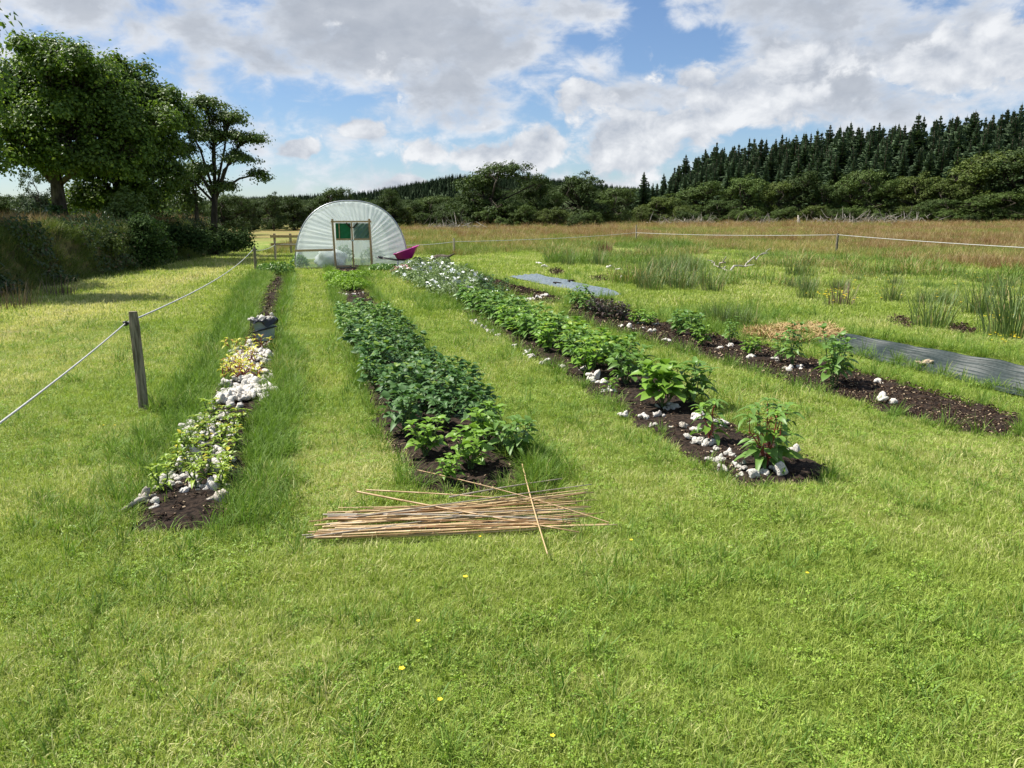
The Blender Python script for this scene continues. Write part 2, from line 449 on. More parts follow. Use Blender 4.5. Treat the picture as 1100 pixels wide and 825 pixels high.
# ------------------------------------------------------------------ ground sheet
def ground_mat():
    m, t = newmat('ground_turf')
    p = t.pos()
    s = t.n('ShaderNodeSeparateXYZ'); t.put(s.inputs[0], p)
    n1 = t.noise(p, 0.55, 3.0); n2 = t.noise(p, 9.0, 6.0, 0.65); n3 = t.noise(p, 60.0, 4.0, 0.7)
    lawn = t.mix(t.sstep(n2, 0.3, 0.7), (0.115, 0.168, 0.030), (0.22, 0.28, 0.064))
    lawn = t.mix(t.sstep(n1, 0.50, 0.72), lawn, (0.30, 0.28, 0.095))
    lawn = t.mix(t.m('MULTIPLY', t.sstep(n3, 0.50, 0.68), 0.6), lawn, (0.075, 0.085, 0.022))
    field = t.mix(t.sstep(t.noise(p, 0.12, 5.0, 0.6), 0.35, 0.65), (0.16, 0.18, 0.045), (0.24, 0.17, 0.075))
    field = t.mix(t.sstep(t.noise(p, 0.8, 4.0), 0.55, 0.75), field, (0.30, 0.23, 0.11))
    col = t.mix(t.sstep(t.m('ADD', s.outputs[1], t.m('MULTIPLY', n1, 10.0)), 60.0, 74.0), lawn, field)
    col = t.mix(t.sstep(s.outputs[1], 165.0, 190.0), col, (0.045, 0.062, 0.022))
    # worn wheel track on the mown strip beside the hedge bank
    tr = None
    for off in (0.0,):
        dx = t.m('ADD', t.m('MULTIPLY_ADD', s.outputs[1], 0.165, 5.9 + off), s.outputs[0])
        g = t.m('EXPONENT', t.m('MULTIPLY', t.m('MULTIPLY', dx, dx), -5.0))
        tr = g if tr is None else t.m('ADD', tr, g)
    f = t.m('MULTIPLY', tr, t.sstep(t.noise(p, 1.3, 5.0, 0.6), 0.32, 0.55))
    f = t.m('MULTIPLY', f, t.sstep(s.outputs[1], 9.0, 13.0))
    col = t.mix(t.m('MULTIPLY', f, 0.8), col, (0.17, 0.12, 0.075))
    t.out(t.pbsdf(col, 0.95, 0.1, t.bump(t.m('ADD', n2, n3), 0.6, 0.03)))
    return m
M_GROUND = ground_mat()
def und(x, y):
    """small unevenness of the turf"""
    return (fbm(x, y, 0.9, 3) - 0.5) * 0.05 * np.clip((60 - np.asarray(y)) / 40, 0, 1) - 0.012
xs = np.unique(np.concatenate([np.linspace(-20, 20, 161), np.linspace(-60, 60, 61), np.sign(np.linspace(-1, 1, 81)) * np.abs(np.linspace(-1, 1, 81)) ** 3 * 4000]))
ys = np.unique(np.concatenate([np.linspace(-6, 34, 161), np.linspace(34, 330, 100), -6 - np.linspace(0, 1, 12) ** 3 * 1500, 330 + np.linspace(0, 1, 14) ** 2 * 4500]))
GX, GY = np.meshgrid(xs, ys)
GZ = gz(GX, GY) + und(GX, GY)
nx = len(xs); ny = len(ys)
V = np.stack([GX.ravel(), GY.ravel(), GZ.ravel()], 1)
ii = np.arange(nx * ny).reshape(ny, nx)
Fq = np.stack([ii[:-1, :-1].ravel(), ii[:-1, 1:].ravel(), ii[1:, 1:].ravel(), ii[1:, :-1].ravel()], 1)
tag(part('ground', np_mesh('ground', V, Fq, M_GROUND, True)), kind='structure')

# ------------------------------------------------------------------ hedge bank
def bank_x(y): return -8.9 - 0.153 * np.asarray(y, float)
BY0, BY1 = -4.0, 47.0
def bank_h(u, y):
    """height of the bank at distance u behind its foot"""
    u = np.asarray(u, float); y = np.asarray(y, float)
    s = np.clip(u / (0.45 + 0.5 * vnoise(y, u * 0, 0.35, 5)), 0, 1); s = s * s * (3 - 2 * s)
    b = np.clip((5.2 - u) / 2.0, 0, 1); b = b * b * (3 - 2 * b)
    e = np.clip((BY1 - y) / 5.0, 0, 1)
    return (1.42 + 0.35 * (fbm(u * 0 + 1, y, 0.4, 8) - 0.5)) * s * b * e + 0.35 * (fbm(u, y, 0.9, 9) - 0.5) * s * b - 0.03
M_BANK = surf('bank_earth_and_thatch', (0.05, 0.045, 0.018), (0.15, 0.13, 0.055), 3.0, 0.95, 0.1, 0.9, 0.08, obj=False)
by = np.linspace(BY0, BY1, 130); bu = np.linspace(0, 5.2, 30)
U, Yb = np.meshgrid(bu, by)
V = np.stack([(bank_x(Yb) - U).ravel(), Yb.ravel(), bank_h(U, Yb).ravel()], 1)
ii = np.arange(V.shape[0]).reshape(130, 30)
Fq = np.stack([ii[:-1, :-1].ravel(), ii[1:, :-1].ravel(), ii[1:, 1:].ravel(), ii[:-1, 1:].ravel()], 1)
tag(part('earth_bank', np_mesh('earth_bank', V, Fq, M_BANK, True)), kind='structure')

# ------------------------------------------------------------------ soil beds
def soil_bed(pl, name='soil_bed', h=0.045):
    xs_ = [p[0] for p in pl]; ys_ = [p[1] for p in pl]
    st = 0.055 if min(ys_) < 9 else 0.10
    gx = np.arange(min(xs_) - 0.1, max(xs_) + 0.1, st); gy = np.arange(min(ys_) - 0.1, max(ys_) + 0.1, st)
    A, B = np.meshgrid(gx, gy)
    jx = A + (fbm(A, B, 3.0, 21) - 0.5) * 0.28; jy = B + (fbm(A, B, 3.0, 22) - 0.5) * 0.28
    ins = inpoly(jx.ravel(), jy.ravel(), pl).reshape(A.shape)
    k = ins.astype(float)
    for _ in range(2):
        k2 = k.copy(); k2[1:-1, 1:-1] = (k[1:-1, 1:-1] * 2 + k[:-2, 1:-1] + k[2:, 1:-1] + k[1:-1, :-2] + k[1:-1, 2:]) / 6; k = k2
    Zb = und(A, B) - 0.03 + k * (h + 0.03) + k * (fbm(A, B, 9.0, 23, 4) - 0.5) * 0.07
    ii = np.arange(A.size).reshape(A.shape)
    cell = k > 0.12
    c4 = cell[:-1, :-1] & cell[:-1, 1:] & cell[1:, :-1] & cell[1:, 1:]
    Fq = np.stack([ii[:-1, :-1], ii[:-1, 1:], ii[1:, 1:], ii[1:, :-1]], -1)[c4]
    if len(Fq) == 0: return
    used, inv = np.unique(Fq, return_inverse=True)
    V = np.stack([A.ravel(), B.ravel(), Zb.ravel()], 1)[used]
    tag(part(name, np_mesh(name, V, inv.reshape(-1, 4), M_SOIL, True)), kind='structure')
for pl in BEDS: soil_bed(pl)

# ------------------------------------------------------------------ grass tufts (sources for the scatters)
def tuft(name, mat, n, rad, lmin, lmax, wid, lean, seed, segs=2, flop=0.5):
    rng = np.random.default_rng(seed)
    vs, fs = [], []
    for i in range(n):
        a = rng.uniform(0, 2 * math.pi); r = rad * math.sqrt(rng.uniform())
        b = Vector((math.cos(a) * r, math.sin(a) * r, -0.01))
        L = rng.uniform(lmin, lmax); w_ = wid * rng.uniform(0.7, 1.3)
        d = a + rng.normal(0, 0.9); ln = abs(rng.normal(lean, lean * 0.5))
        hd = Vector((math.cos(d), math.sin(d), 0)); side = Vector((-hd.y, hd.x, 0))
        side = (side + hd * rng.normal(0, 0.6)).normalized()
        o = len(vs); p = b.copy(); ang = ln * 0.5
        for s in range(segs):
            ww = w_ * (1 - 0.35 * s / segs) * 0.5
            vs += [p - side * ww, p + side * ww]
            p = p + (hd * math.sin(ang) + Vector((0, 0, 1)) * math.cos(ang)) * (L / segs)
            ang += ln * flop * 1.4
        vs.append(p)
        for s in range(segs - 1):
            fs.append((o + 2 * s, o + 2 * s + 1, o + 2 * s + 3, o + 2 * s + 2))
        e = o + 2 * (segs - 1)
        fs.append((e, e + 1, o + 2 * segs))
    me = bpy.data.meshes.new(name); me.from_pydata([tuple(v) for v in vs], [], fs); me.materials.append(mat)
    return me
def clover(name, n, rad, seed, size=0.011):
    rng = np.random.default_rng(seed); mb = MB()
    for i in range(n):
        a = rng.uniform(0, 6.283); r = rad * math.sqrt(rng.uniform())
        c = Vector((math.cos(a) * r, math.sin(a) * r, rng.uniform(0.012, 0.04)))
        q = Euler((rng.normal(0, .4), rng.normal(0, .4), rng.uniform(0, 6.28))).to_matrix()
        for k in range(3):
            th = k * 2.094; u = Vector((math.cos(th), math.sin(th), 0)); v = Vector((-u.y, u.x, 0)); s = size * rng.uniform(0.7, 1.2)
            pts = [c + q @ (u * 0.002), c + q @ (u * s * 0.8 - v * s * 0.55 + Vector((0, 0, s * .25))), c + q @ (u * s * 1.35), c + q @ (u * s * 0.8 + v * s * 0.55 + Vector((0, 0, s * .25)))]
            mb.add(pts, [(0, 1, 2, 3)])
    return mb.mesh(name, M_CLOVER)
def src(me):
    return bpy.data.objects.new(me.name, me)      # a source shape only: never linked to the scene
def scatter(name, pts, rot, scl, idx, dry, srcs, mat=None):
    me = bpy.data.meshes.new(name)
    n = len(pts)
    me.vertices.add(n); me.vertices.foreach_set('co', np.asarray(pts, np.float32).ravel())
    for nm, ty, arr, key in (('rot', 'FLOAT_VECTOR', rot, 'vector'), ('scl', 'FLOAT', scl, 'value'), ('idx', 'INT', idx, 'value'), ('dry', 'FLOAT', dry, 'value')):
        a = me.attributes.new(nm, ty, 'POINT'); a.data.foreach_set(key, np.asarray(arr, np.int32 if ty == 'INT' else np.float32).ravel())
    me.update()
    if mat: me.materials.append(mat)
    o = part(name, me, kind='stuff')
    ng = bpy.data.node_groups.new(name + '_scatter', 'GeometryNodeTree')
    ng.interface.new_socket('Geometry', in_out='INPUT', socket_type='NodeSocketGeometry')
    ng.interface.new_socket('Geometry', in_out='OUTPUT', socket_type='NodeSocketGeometry')
    nd, lk = ng.nodes, ng.links
    gi, go = nd.new('NodeGroupInput'), nd.new('NodeGroupOutput')
    def attr(nm, ty):
        a = nd.new('GeometryNodeInputNamedAttribute'); a.data_type = ty; a.inputs['Name'].default_value = nm
        return [s for s in a.outputs if s.name == 'Attribute' and s.enabled][0]
    ar, as_, ai = attr('rot', 'FLOAT_VECTOR'), attr('scl', 'FLOAT'), attr('idx', 'INT')
    e2r = nd.new('FunctionNodeEulerToRotation'); lk.new(ar, e2r.inputs[0])
    join = nd.new('GeometryNodeJoinGeometry')
    for k, s in enumerate(srcs):
        iop = nd.new('GeometryNodeInstanceOnPoints')
        oi = nd.new('GeometryNodeObjectInfo'); oi.inputs['Object'].default_value = s; oi.inputs['As Instance'].default_value = True
        c = nd.new('FunctionNodeCompare'); c.data_type = 'INT'; c.operation = 'EQUAL'
        ia = [q for q in c.inputs if q.enabled and q.type == 'INT']
        lk.new(ai, ia[0]); ia[1].default_value = k
        lk.new(gi.outputs[0], iop.inputs['Points']); lk.new(c.outputs[0], iop.inputs['Selection'])
        lk.new(oi.outputs['Geometry'], iop.inputs['Instance'])
        lk.new(e2r.outputs[0], iop.inputs['Rotation']); lk.new(as_, iop.inputs['Scale'])
        lk.new(iop.outputs[0], join.inputs[0])
    lk.new(join.outputs[0], go.inputs[0])
    md = o.modifiers.new('scatter', 'NODES'); md.node_group = ng
    return o

M_BANKG = grassmat('bank_grass_blades', (0.070, 0.115, 0.022), (0.17, 0.22, 0.045), (0.40, 0.30, 0.14), 0.55, 0.25)  # greens kept dark: part of the bank's shade is in the colour
LAWN_SRC = [src(tuft('lawn_tuft', M_LAWN, 44, 0.075, 0.028, 0.082, 0.0038, 0.85, s)) for s in (1, 2, 3)] + \
           [src(clover('clover_tuft', 24, 0.075, 4, 0.009)), src(clover('clover_tuft', 16, 0.07, 5, 0.011)),
            src(tuft('long_tuft', M_LUSH, 30, 0.05, 0.06, 0.16, 0.0046, 0.6, 6, 3))]
LUSH_SRC = [src(tuft('lush_tuft', M_LUSH, 34, 0.06, 0.10, 0.26, 0.0052, 0.55, s, 3)) for s in (11, 12)]
FAR_SRC = [src(tuft('far_lawn_tuft', M_LAWN, 40, 0.16, 0.03, 0.075, 0.009, 0.8, s)) for s in (21, 22)]
ROUGH_SRC = [src(tuft('rough_tuft', M_ROUGH, 50, 0.26, 0.15, 0.55, 0.014, 0.5, s, 3)) for s in (35, 36)]
BANK_SRC = [src(tuft('bank_tuft', M_BANKG, 50, 0.28, 0.2, 0.55, 0.013, 0.5, s, 3)) for s in (37, 38)]
FIELD_SRC = [src(tuft('field_tuft', M_FIELD, 46, 0.30, 0.25, 0.62, 0.013, 0.45, s, 3)) for s in (31, 32)] + \
            [src(tuft('rust_tuft', M_RUST, 46, 0.34, 0.35, 0.78, 0.012, 0.35, s, 3)) for s in (33, 34)]

rngG = np.random.default_rng(7)
def rand_band(n, y0, y1, xa=0.74, xb=1.4):
    """n points spread evenly over the view wedge between two distances"""
    y = np.sqrt(rngG.uniform(y0 * y0, y1 * y1, n)) if y0 > 0 else y1 * np.sqrt(rngG.uniform(0, 1, n))
    x = rngG.uniform(-1, 1, n) * (xa * y + xb)
    return x, y
def bedmask(x, y, grow=0.0):
    jx = x + (fbm(x, y, 3.0, 21) - 0.5) * 0.28; jy = y + (fbm(x, y, 3.0, 22) - 0.5) * 0.28
    m = np.zeros(len(x), bool)
    for pl in BEDS: m |= inpoly(jx, jy, pl)
    for pl in (SHEET, MAT): m |= inpoly(x, y, pl)
    return m
TUN_O = Vector((P(379, 288.5).x, P(379, 288.5).y, 0)); TUN_R = R(13.5)
def in_tunnel(x, y):
    dx, dy = x - TUN_O.x, y - TUN_O.y
    lx = dx * math.cos(TUN_R) + dy * math.sin(TUN_R); ly = -dx * math.sin(TUN_R) + dy * math.cos(TUN_R)
    return (np.abs(lx) < 2.0) & (ly > 0) & (ly < 8)
def dryness(x, y):
    d = fbm(x, y, 0.55, 41) * 0.9 + fbm(x, y, 2.6, 42) * 0.5 - 0.42
    left = np.clip((-0.30 * y - 1.2 - x) / 1.5, 0, 1) * np.clip((y - 3) / 3, 0, 1)
    tr = np.exp(-4.0 * (x + 5.9 + 0.165 * y) ** 2) * (y > 9)
    wear = np.exp(-((x - (-1.05 + 0.0 * y)) / 0.18) ** 2) * np.clip(1 - np.abs(y - 4.6) / 1.4, 0, 1)
    return np.clip(d - 0.03 + 0.26 * left + 0.6 * tr + 0.5 * wear, 0, 1)
PILE = poly([(325, 585), (395, 540), (600, 528), (650, 560), (600, 572), (400, 590)])

def lay(name, bands, srcs, pick, scale, zoff=0.0, keep=None, tilt=0.12):
    Ps, Rs, Ss, Is, Ds = [], [], [], [], []
    for n, y0, y1, k in bands:
        x, y = rand_band(n, y0, y1)
        ok = ~bedmask(x, y) & ~in_tunnel(x, y) & (x > bank_x(y) - 0.2)
        trk = np.exp(-5.0 * (x + 5.9 + 0.165 * y) ** 2) * (y > 9) * np.clip((fbm(x, y, 1.3, 77) - 0.36) * 6, 0, 1)
        ok &= rngG.uniform(size=n) > trk * 0.85
        if keep is not None: ok &= keep(x, y)
        x, y = x[ok], y[ok]; n = len(x)
        dr = dryness(x, y)
        Ps.append(np.stack([x, y, gz(x, y) + und(x, y) + zoff], 1))
        Rs.append(np.stack([rngG.normal(0, tilt, n), rngG.normal(0, tilt, n), rngG.uniform(0, 6.283, n)], 1))
        Ss.append(scale(x, y, n) * k); Is.append(pick(x, y, n)); Ds.append(dr)
    return scatter(name, np.concatenate(Ps), np.concatenate(Rs), np.concatenate(Ss), np.concatenate(Is), np.concatenate(Ds), srcs)

def pick_lawn(x, y, n):
    u = rngG.uniform(size=n)
    cl = fbm(x, y, 1.1, 51)
    i = rngG.integers(0, 3, n)
    i = np.where(u < np.clip((cl - 0.38) * 0.8, 0.02, 0.14), rngG.integers(3, 5, n), i)
    lush = fbm(x, y, 1.7, 52)
    i = np.where((u > 0.945) & (lush > 0.42), 5, i)
    return i
def scale_lawn(x, y, n):
    s = rngG.uniform(0.55, 1.12, n) * (0.66 + 0.55 * fbm(x, y, 1.4, 53))
    return np.where(inpoly(x, y, PILE), s * 0.5, s)
lay('lawn_grass', [(17000, 0.0, 3.6, 1.0), (30000, 3.6, 7.0, 1.1), (42000, 7.0, 13.0, 1.45)], LAWN_SRC, pick_lawn, scale_lawn)
lay('mown_grass', [(34000, 12.5, 22.0, 1.3), (34000, 21.0, 45.0, 1.8)], FAR_SRC, lambda x, y, n: rngG.integers(0, 2, n), lambda x, y, n: rngG.uniform(0.7, 1.35, n) * (0.6 + 0.8 * fbm(x, y, 0.9, 53)))

# lush fringe along the beds and in rough patches
def edge_points(pl, n, spread, i0=0, i1=None):
    pts = []
    q = pl + [pl[0]]
    seg = [(q[i], q[i + 1]) for i in range(len(pl))][i0:i1]
    ln = np.array([math.dist(a, b) for a, b in seg]); pr = ln / ln.sum()
    k = rngG.choice(len(seg), n, p=pr); t = rngG.uniform(size=n)
    A = np.array([s[0] for s in seg])[k]; B = np.array([s[1] for s in seg])[k]
    p = A + (B - A) * t[:, None] + rngG.normal(0, spread, (n, 2))
    return p
fr = [edge_points(BED1, 1500, 0.06), edge_points(BED1, 1500, 0.16, 0, 10) + np.array((-0.24, 0)), edge_points(BED1, 700, 0.10, 14, 20) + np.array((0.12, 0)),
      edge_points(BED2, 1100, 0.06), edge_points(BED2, 260, 0.09, 12, 14) + np.array((0.08, 0.0)), edge_points(BED3, 700, 0.05), edge_points(BED4, 500, 0.05), edge_points(BED4B, 200, 0.08), edge_points(SHEET, 400, 0.07)]
for cx, cy, sx_, sy_, n in ((400, 300, 25, 6, 120), (272, 322, 10, 22, 260), (780, 345, 45, 8, 420), (640, 300, 30, 6, 120), (470, 322, 16, 8, 160), (300, 300, 12, 8, 60)):
    g = np.array([P(cx + rngG.normal(0, sx_), cy + rngG.normal(0, sy_))[:2] for _ in range(n)]); fr.append(g)
g = np.concatenate(fr); ok = ~inpoly(g[:, 0], g[:, 1], SHEET) & ~in_tunnel(g[:, 0], g[:, 1])
inb = bedmask(g[:, 0], g[:, 1]); ok &= ~(inb & (rngG.uniform(size=len(g)) < 0.9)); g = g[ok]; n = len(g)
near = np.clip((g[:, 1] - 4) / 12, 0, 1)
scatter('fringe_grass', np.column_stack([g, gz(g[:, 0], g[:, 1]) - 0.01]), np.stack([rngG.normal(0, .2, n), rngG.normal(0, .2, n), rngG.uniform(0, 6.28, n)], 1),
        rngG.uniform(0.55, 1.15, n) * (0.8 + 0.5 * near), rngG.integers(0, 2, n), np.clip(fbm(g[:, 0], g[:, 1], 1.5, 60) - 0.35, 0, 1), LUSH_SRC)

# rough grass inside the right part of the plot, then the open field beyond the fence
FENCE_R = [(-6.0, 36.2), (-2.75, 36.8), (9.0, 55.5), (15.7, 37.0), (17.2, 20.0)]
def outside_fence(x, y):
    fy = np.interp(x, [-60, -9, -2.75, 9.0, 15.7, 17.2, 17.3], [52, 40, 36.8, 55.5, 37.0, 20.0, -5])
    return y > fy
n0 = 22000
x, y = rand_band(n0, 19, 60); rough = (x > 1.5 + 0.0 * y) & ~outside_fence(x, y)
k = fbm(x, y, 0.45, 71) > 0.36
MATZ = poly([(525, 294), (600, 287), (705, 316), (695, 348), (560, 332)])
ok = rough & k & ~bedmask(x, y) & ~inpoly(x, y, MATZ) & (y > 21 - 0.2 * (x - 2)) & (x > -0.16 * y + 5.5); x, y = x[ok], y[ok]; n = len(x)
scatter('rough_grass', np.stack([x, y, gz(x, y) - 0.02], 1), np.stack([rngG.normal(0, .12, n), rngG.normal(0, .12, n), rngG.uniform(0, 6.28, n)], 1),
        1.55 * rngG.uniform(0.3, 1.0, n) * np.clip(0.30 + 2.4 * (fbm(x, y, 0.45, 71) - 0.42), 0.22, 1.2), rngG.integers(0, 2, n), np.clip(fbm(x, y, 0.35, 72) * 1.5 - 0.42, 0, .9), ROUGH_SRC)
Ps, Rs, Ss, Is, Ds = [], [], [], [], []
for n0, y0, y1, kk in ((16000, 18, 60, 0.85), (16000, 58, 100, 1.1), (15000, 98, 185, 1.5)):
    x, y = rand_band(n0, y0, y1)
    ok = outside_fence(x, y) & (x > bank_x(y) + 2) & ~in_tunnel(x, y) & ((x - EA[0]) * EN[0] + (y - EA[1]) * EN[1] < 4)
    x, y = x[ok], y[ok]; n = len(x)
    c = fbm(x, y, 0.10, 81) * 0.75 + fbm(x, y, 0.5, 82) * 0.5 - 0.07
    edge = np.clip((y - 60) / 30, 0, 1)
    rust = rngG.uniform(size=n) < np.clip((c - 0.52) * 4.5 + 0.02 + 0.22 * edge, 0.02, 0.75)
    Is.append(np.where(rust, 2, 0) + rngG.integers(0, 2, n))
    Ps.append(np.stack([x, y, gz(x, y) - 0.03], 1))
    Rs.append(np.stack([rngG.normal(0, .1, n), rngG.normal(0, .1, n), rngG.uniform(0, 6.28, n)], 1))
    Ss.append(rngG.uniform(0.6, 1.2, n) * kk); Ds.append(np.clip(fbm(x, y, 0.3, 83) * 1.3 - 0.25, 0, 1))
scatter('field_grass', np.concatenate(Ps), np.concatenate(Rs), np.concatenate(Ss), np.concatenate(Is), np.concatenate(Ds), FIELD_SRC)
# long grass on the hedge bank
n = 13000
y = rngG.uniform(BY0, BY1 - 1, n); u = rngG.uniform(-0.15, 3.6, n) ** 1.0
x = bank_x(y) - u
slope = np.clip(1 - u / 1.6, 0, 1)  # steep face gets less straw, taking on its shaded dark green
rust = rngG.uniform(size=n) < np.clip((fbm(x, y, 0.5, 91) - 0.45) * 2.5 + 0.2, 0.05, 0.7)
scatter('bank_grass', np.stack([x, y, bank_h(np.maximum(u, 0), y) - 0.02], 1), np.stack([rngG.normal(0, .15, n), slope * 0.6 + rngG.normal(0, .15, n), rngG.normal(0, .3, n)], 1),
        rngG.uniform(0.5, 1.1, n) * (0.9 - 0.2 * slope), np.where(rust & (u > 1.1), 2, 0) + rngG.integers(0, 2, n), np.clip(fbm(x, y, 0.6, 92) * 1.1 - 0.1 - 0.5 * slope, 0, 1), BANK_SRC + FIELD_SRC[2:])
# tangled low growth on the steep face of the bank
n = 26000
y = rngG.uniform(BY0, BY1 - 1, n); u = np.abs(rngG.normal(0, .75, n)) - 0.15
pm = fbm(u * 0.8 + 3, y, 0.8, 95); ok = (pm > 0.50) & (u < 2.0); y, u, pm = y[ok], u[ok], pm[ok]; n = len(y)
C = np.stack([bank_x(y) - u + rngG.uniform(0, .25, n), y, bank_h(np.maximum(u, 0), y) + rngG.uniform(0, .28, n) + (pm - .50) * 1.2], 1)
V, Fq = leafcards(rngG, C, np.stack([np.full(n, .8), rngG.normal(0, .6, n), rngG.uniform(0, 1, n)], 1), rngG.uniform(.06, .15, n), rngG.uniform(.04, .09, n), .1)
tag(part('bank_undergrowth', np_mesh('bank_undergrowth', V, Fq, leafmat('bramble_leaves', (0.022, 0.046, 0.012), (0.058, 0.095, 0.022), (0.12, 0.085, 0.04), .10, .2))), kind='stuff')  # leaf greens darkened to carry the shade of the bank face
# loose bark chips on the soil of the beds
cp_, cs_ = [], []
for pl in BEDS:
    a = np.array(pl); x0, y0 = a.min(0); x1, y1 = a.max(0)
    n = int(min(14000, (x1 - x0) * (y1 - y0) * 600))
    x = rngG.uniform(x0, x1, n); y = rngG.uniform(y0, y1, n)
    ok = inpoly(x, y, pl) & (rngG.uniform(size=n) < np.clip(7.0 / y, 0.12, 1) ** 1.5)
    x, y = x[ok], y[ok]
    cp_.append(np.stack([x, y, und(x, y) + 0.05 + (fbm(x, y, 9.0, 23, 4) - 0.5) * 0.07], 1)); cs_.append(np.clip(y / 9, 0.8, 2.2))
cpts = np.concatenate(cp_); n = len(cpts)
def chip(seed):
    rng = np.random.default_rng(seed); mb = MB()
    for i in range(5):
        L, w_, h = rng.uniform(0.012, 0.04), rng.uniform(0.006, 0.014), rng.uniform(0.003, 0.007)
        mb.box(rng.normal(0, 0.02, 3) * (1, 1, .2), (L, w_, h), rot=Euler(rng.normal(0, .5, 3) * (1, 1, 4)).to_matrix())
    return src(mb.mesh('bark_chip', M_CHIP))
scatter('bark_mulch', cpts, np.stack([rngG.normal(0, .3, n), rngG.normal(0, .3, n), rngG.uniform(0, 6.28, n)], 1), rngG.uniform(0.6, 1.3, n) * np.concatenate(cs_), rngG.integers(0, 3, n), np.zeros(n), [chip(s) for s in (1, 2, 3)])
# ------------------------------------------------------------------ bamboo canes
M_CANE = None
def cane_mat():
    m, t = newmat('bamboo_cane')
    r = t.orand()
    col = t.mix(r, (0.27, 0.145, 0.06), (0.62, 0.47, 0.25))
    col = t.mix(t.m('GREATER_THAN', t.m('FRACT', t.m('MULTIPLY', r, 5.3)), 0.82), col, (0.30, 0.26, 0.20))
    nz = t.noise(t.obj(), 22.0, 4.0)
    col = t.mix(t.m('MULTIPLY', t.sstep(nz, 0.5, 0.75), 0.55), col, (0.24, 0.14, 0.06))
    t.out(t.pbsdf(col, 0.45, 0.4, t.bump(nz, 0.2, 0.002)))
    return m
M_CANE = cane_mat()
def cane_mesh(rng, L, bend):
    mb = MB(); pts, rad = [], []
    r0 = rng.uniform(0.0032, 0.0068); z = 0.0; k = 0
    while z < L:
        t = z / L; r = r0 * (1 - 0.35 * t); b = math.sin(t * math.pi) * bend
        for dz, rr in ((-0.006, r), (-0.002, r * 1.28), (0.002, r * 1.28), (0.006, r)):
            if 0 <= z + dz <= L: pts.append((z + dz, b, 0)); rad.append(rr)
        z += rng.uniform(0.13, 0.20)
    pts = [(0, 0, 0)] + [p for p in pts if p[0] > 0.004] + [(L, 0, 0)]
    rad = [r0] * 1 + rad[-(len(pts) - 2):] + [r0 * 0.62]
    mb.tube(pts, rad, 6)
    return mb.mesh('cane', M_CANE, True)
def cane(rng, a, b, za, zb, label, group='bamboo canes heaped on the lawn'):
    A, B = P(*a), P(*b); A.z, B.z = za, zb
    d = B - A
    o = part('bamboo_cane', cane_mesh(rng, d.length, rng.normal(0, 0.02)), None, A)
    o.rotation_mode = 'QUATERNION'; o.rotation_quaternion = d.to_track_quat('X', 'Z')
    tag(o, label, 'cane', group)
rng = np.random.default_rng(3)
SPECIAL = [((449, 518), (654, 572), 0.085, 0.06, 'long pale bamboo cane lying diagonally across the heap from the dark bed'),
           ((561, 510), (588, 605), 0.075, 0.05, 'short bamboo cane lying crosswise on top of the heap, pointing at the viewer'),
           ((384, 538), (622, 580), 0.06, 0.045, 'pale bamboo cane slanting down from the far left of the heap to its near right'),
           ((394, 537), (562, 547), 0.065, 0.06, 'whitish bamboo cane on the far left edge of the heap'),
           ((483, 544), (604, 526), 0.06, 0.075, 'thin bamboo cane along the far right edge of the heap, sticking out toward the bed'),
           ((329, 584), (520, 560), 0.035, 0.05, 'nearest bamboo cane at the left tip of the heap'),
           ((374, 584), (649, 559), 0.04, 0.05, 'long bamboo cane along the near edge of the heap, reaching farthest right')]
for a, b, za, zb, lb in SPECIAL: cane(rng, a, b, za, zb, lb)
for i in range(50):
    f = rng.uniform()
    a = (335 + 62 * (1 - f) ** 1.0 * rng.uniform(0.2, 1.3) + rng.normal(0, 8), 553 + 29 * f + rng.normal(0, 3))
    g = np.clip(1 - f + rng.normal(0, 0.30), 0, 1)
    b = (615 + rng.normal(0, 15), 571 - 38 * np.clip(0.85 - f * 0.75 + rng.normal(0, 0.27), 0, 1))
    zl = 0.022 + 0.035 * (1 - abs(f - 0.5) * 2) * rng.uniform(0.2, 1)
    cane(rng, a, b, zl, zl + rng.normal(0.008, 0.008), 'tan bamboo cane among many alike in the heap on the mown grass')

# ------------------------------------------------------------------ fences
M_INS = M_BLACK
def fence_post(parent, loc, h, wd, dp, lean, rz, mat, ins_side=None, ins_z=None, seed=0):
    rng = np.random.default_rng(seed); mb = MB()
    n = 9; rows = []
    for i in range(n):
        z = -0.25 + (h + 0.25) * i / (n - 1)
        c = 0.82 if i == n - 1 else 1.0
        prof = []
        for k in range(12):
            th = 2 * math.pi * k / 12
            q = 1.0 / max(abs(math.cos(th)), abs(math.sin(th))) ** 0.75
            j = 1 + rng.normal(0, 0.035)
            prof.append((math.cos(th) * wd / 2 * q * c * j + lean[0] * z, math.sin(th) * dp / 2 * q * c * j + lean[1] * z, z))
        rows.append(prof + [prof[0]])
    mb.grid(rows); o = len(mb.v); mb.v.extend([(p[0], p[1], p[2] + 0.004) for p in rows[-1][:-1]]); mb.f.append(tuple(range(o, o + 12))); mb.mi.append(0)
    p = part('fence_post', mb.mesh('fence_post', mat), parent, loc, (0, 0, rz))
    if ins_side is not None:
        b = MB(); c = Vector(ins_side); z = ins_z
        b.tube([c * (wd * 0.4) + Vector((0, 0, z)), c * (wd * 0.5 + 0.03) + Vector((0, 0, z))], 0.010, 8)
        b.lathe([(0.006, -0.022), (0.020, -0.018), (0.022, -0.006), (0.012, 0), (0.022, 0.006), (0.020, 0.018), (0.006, 0.022)], 12, c=tuple(c * (wd * 0.5 + 0.04) + Vector((0, 0, z))))
        b.build('insulator', M_INS, p, True)
    return p
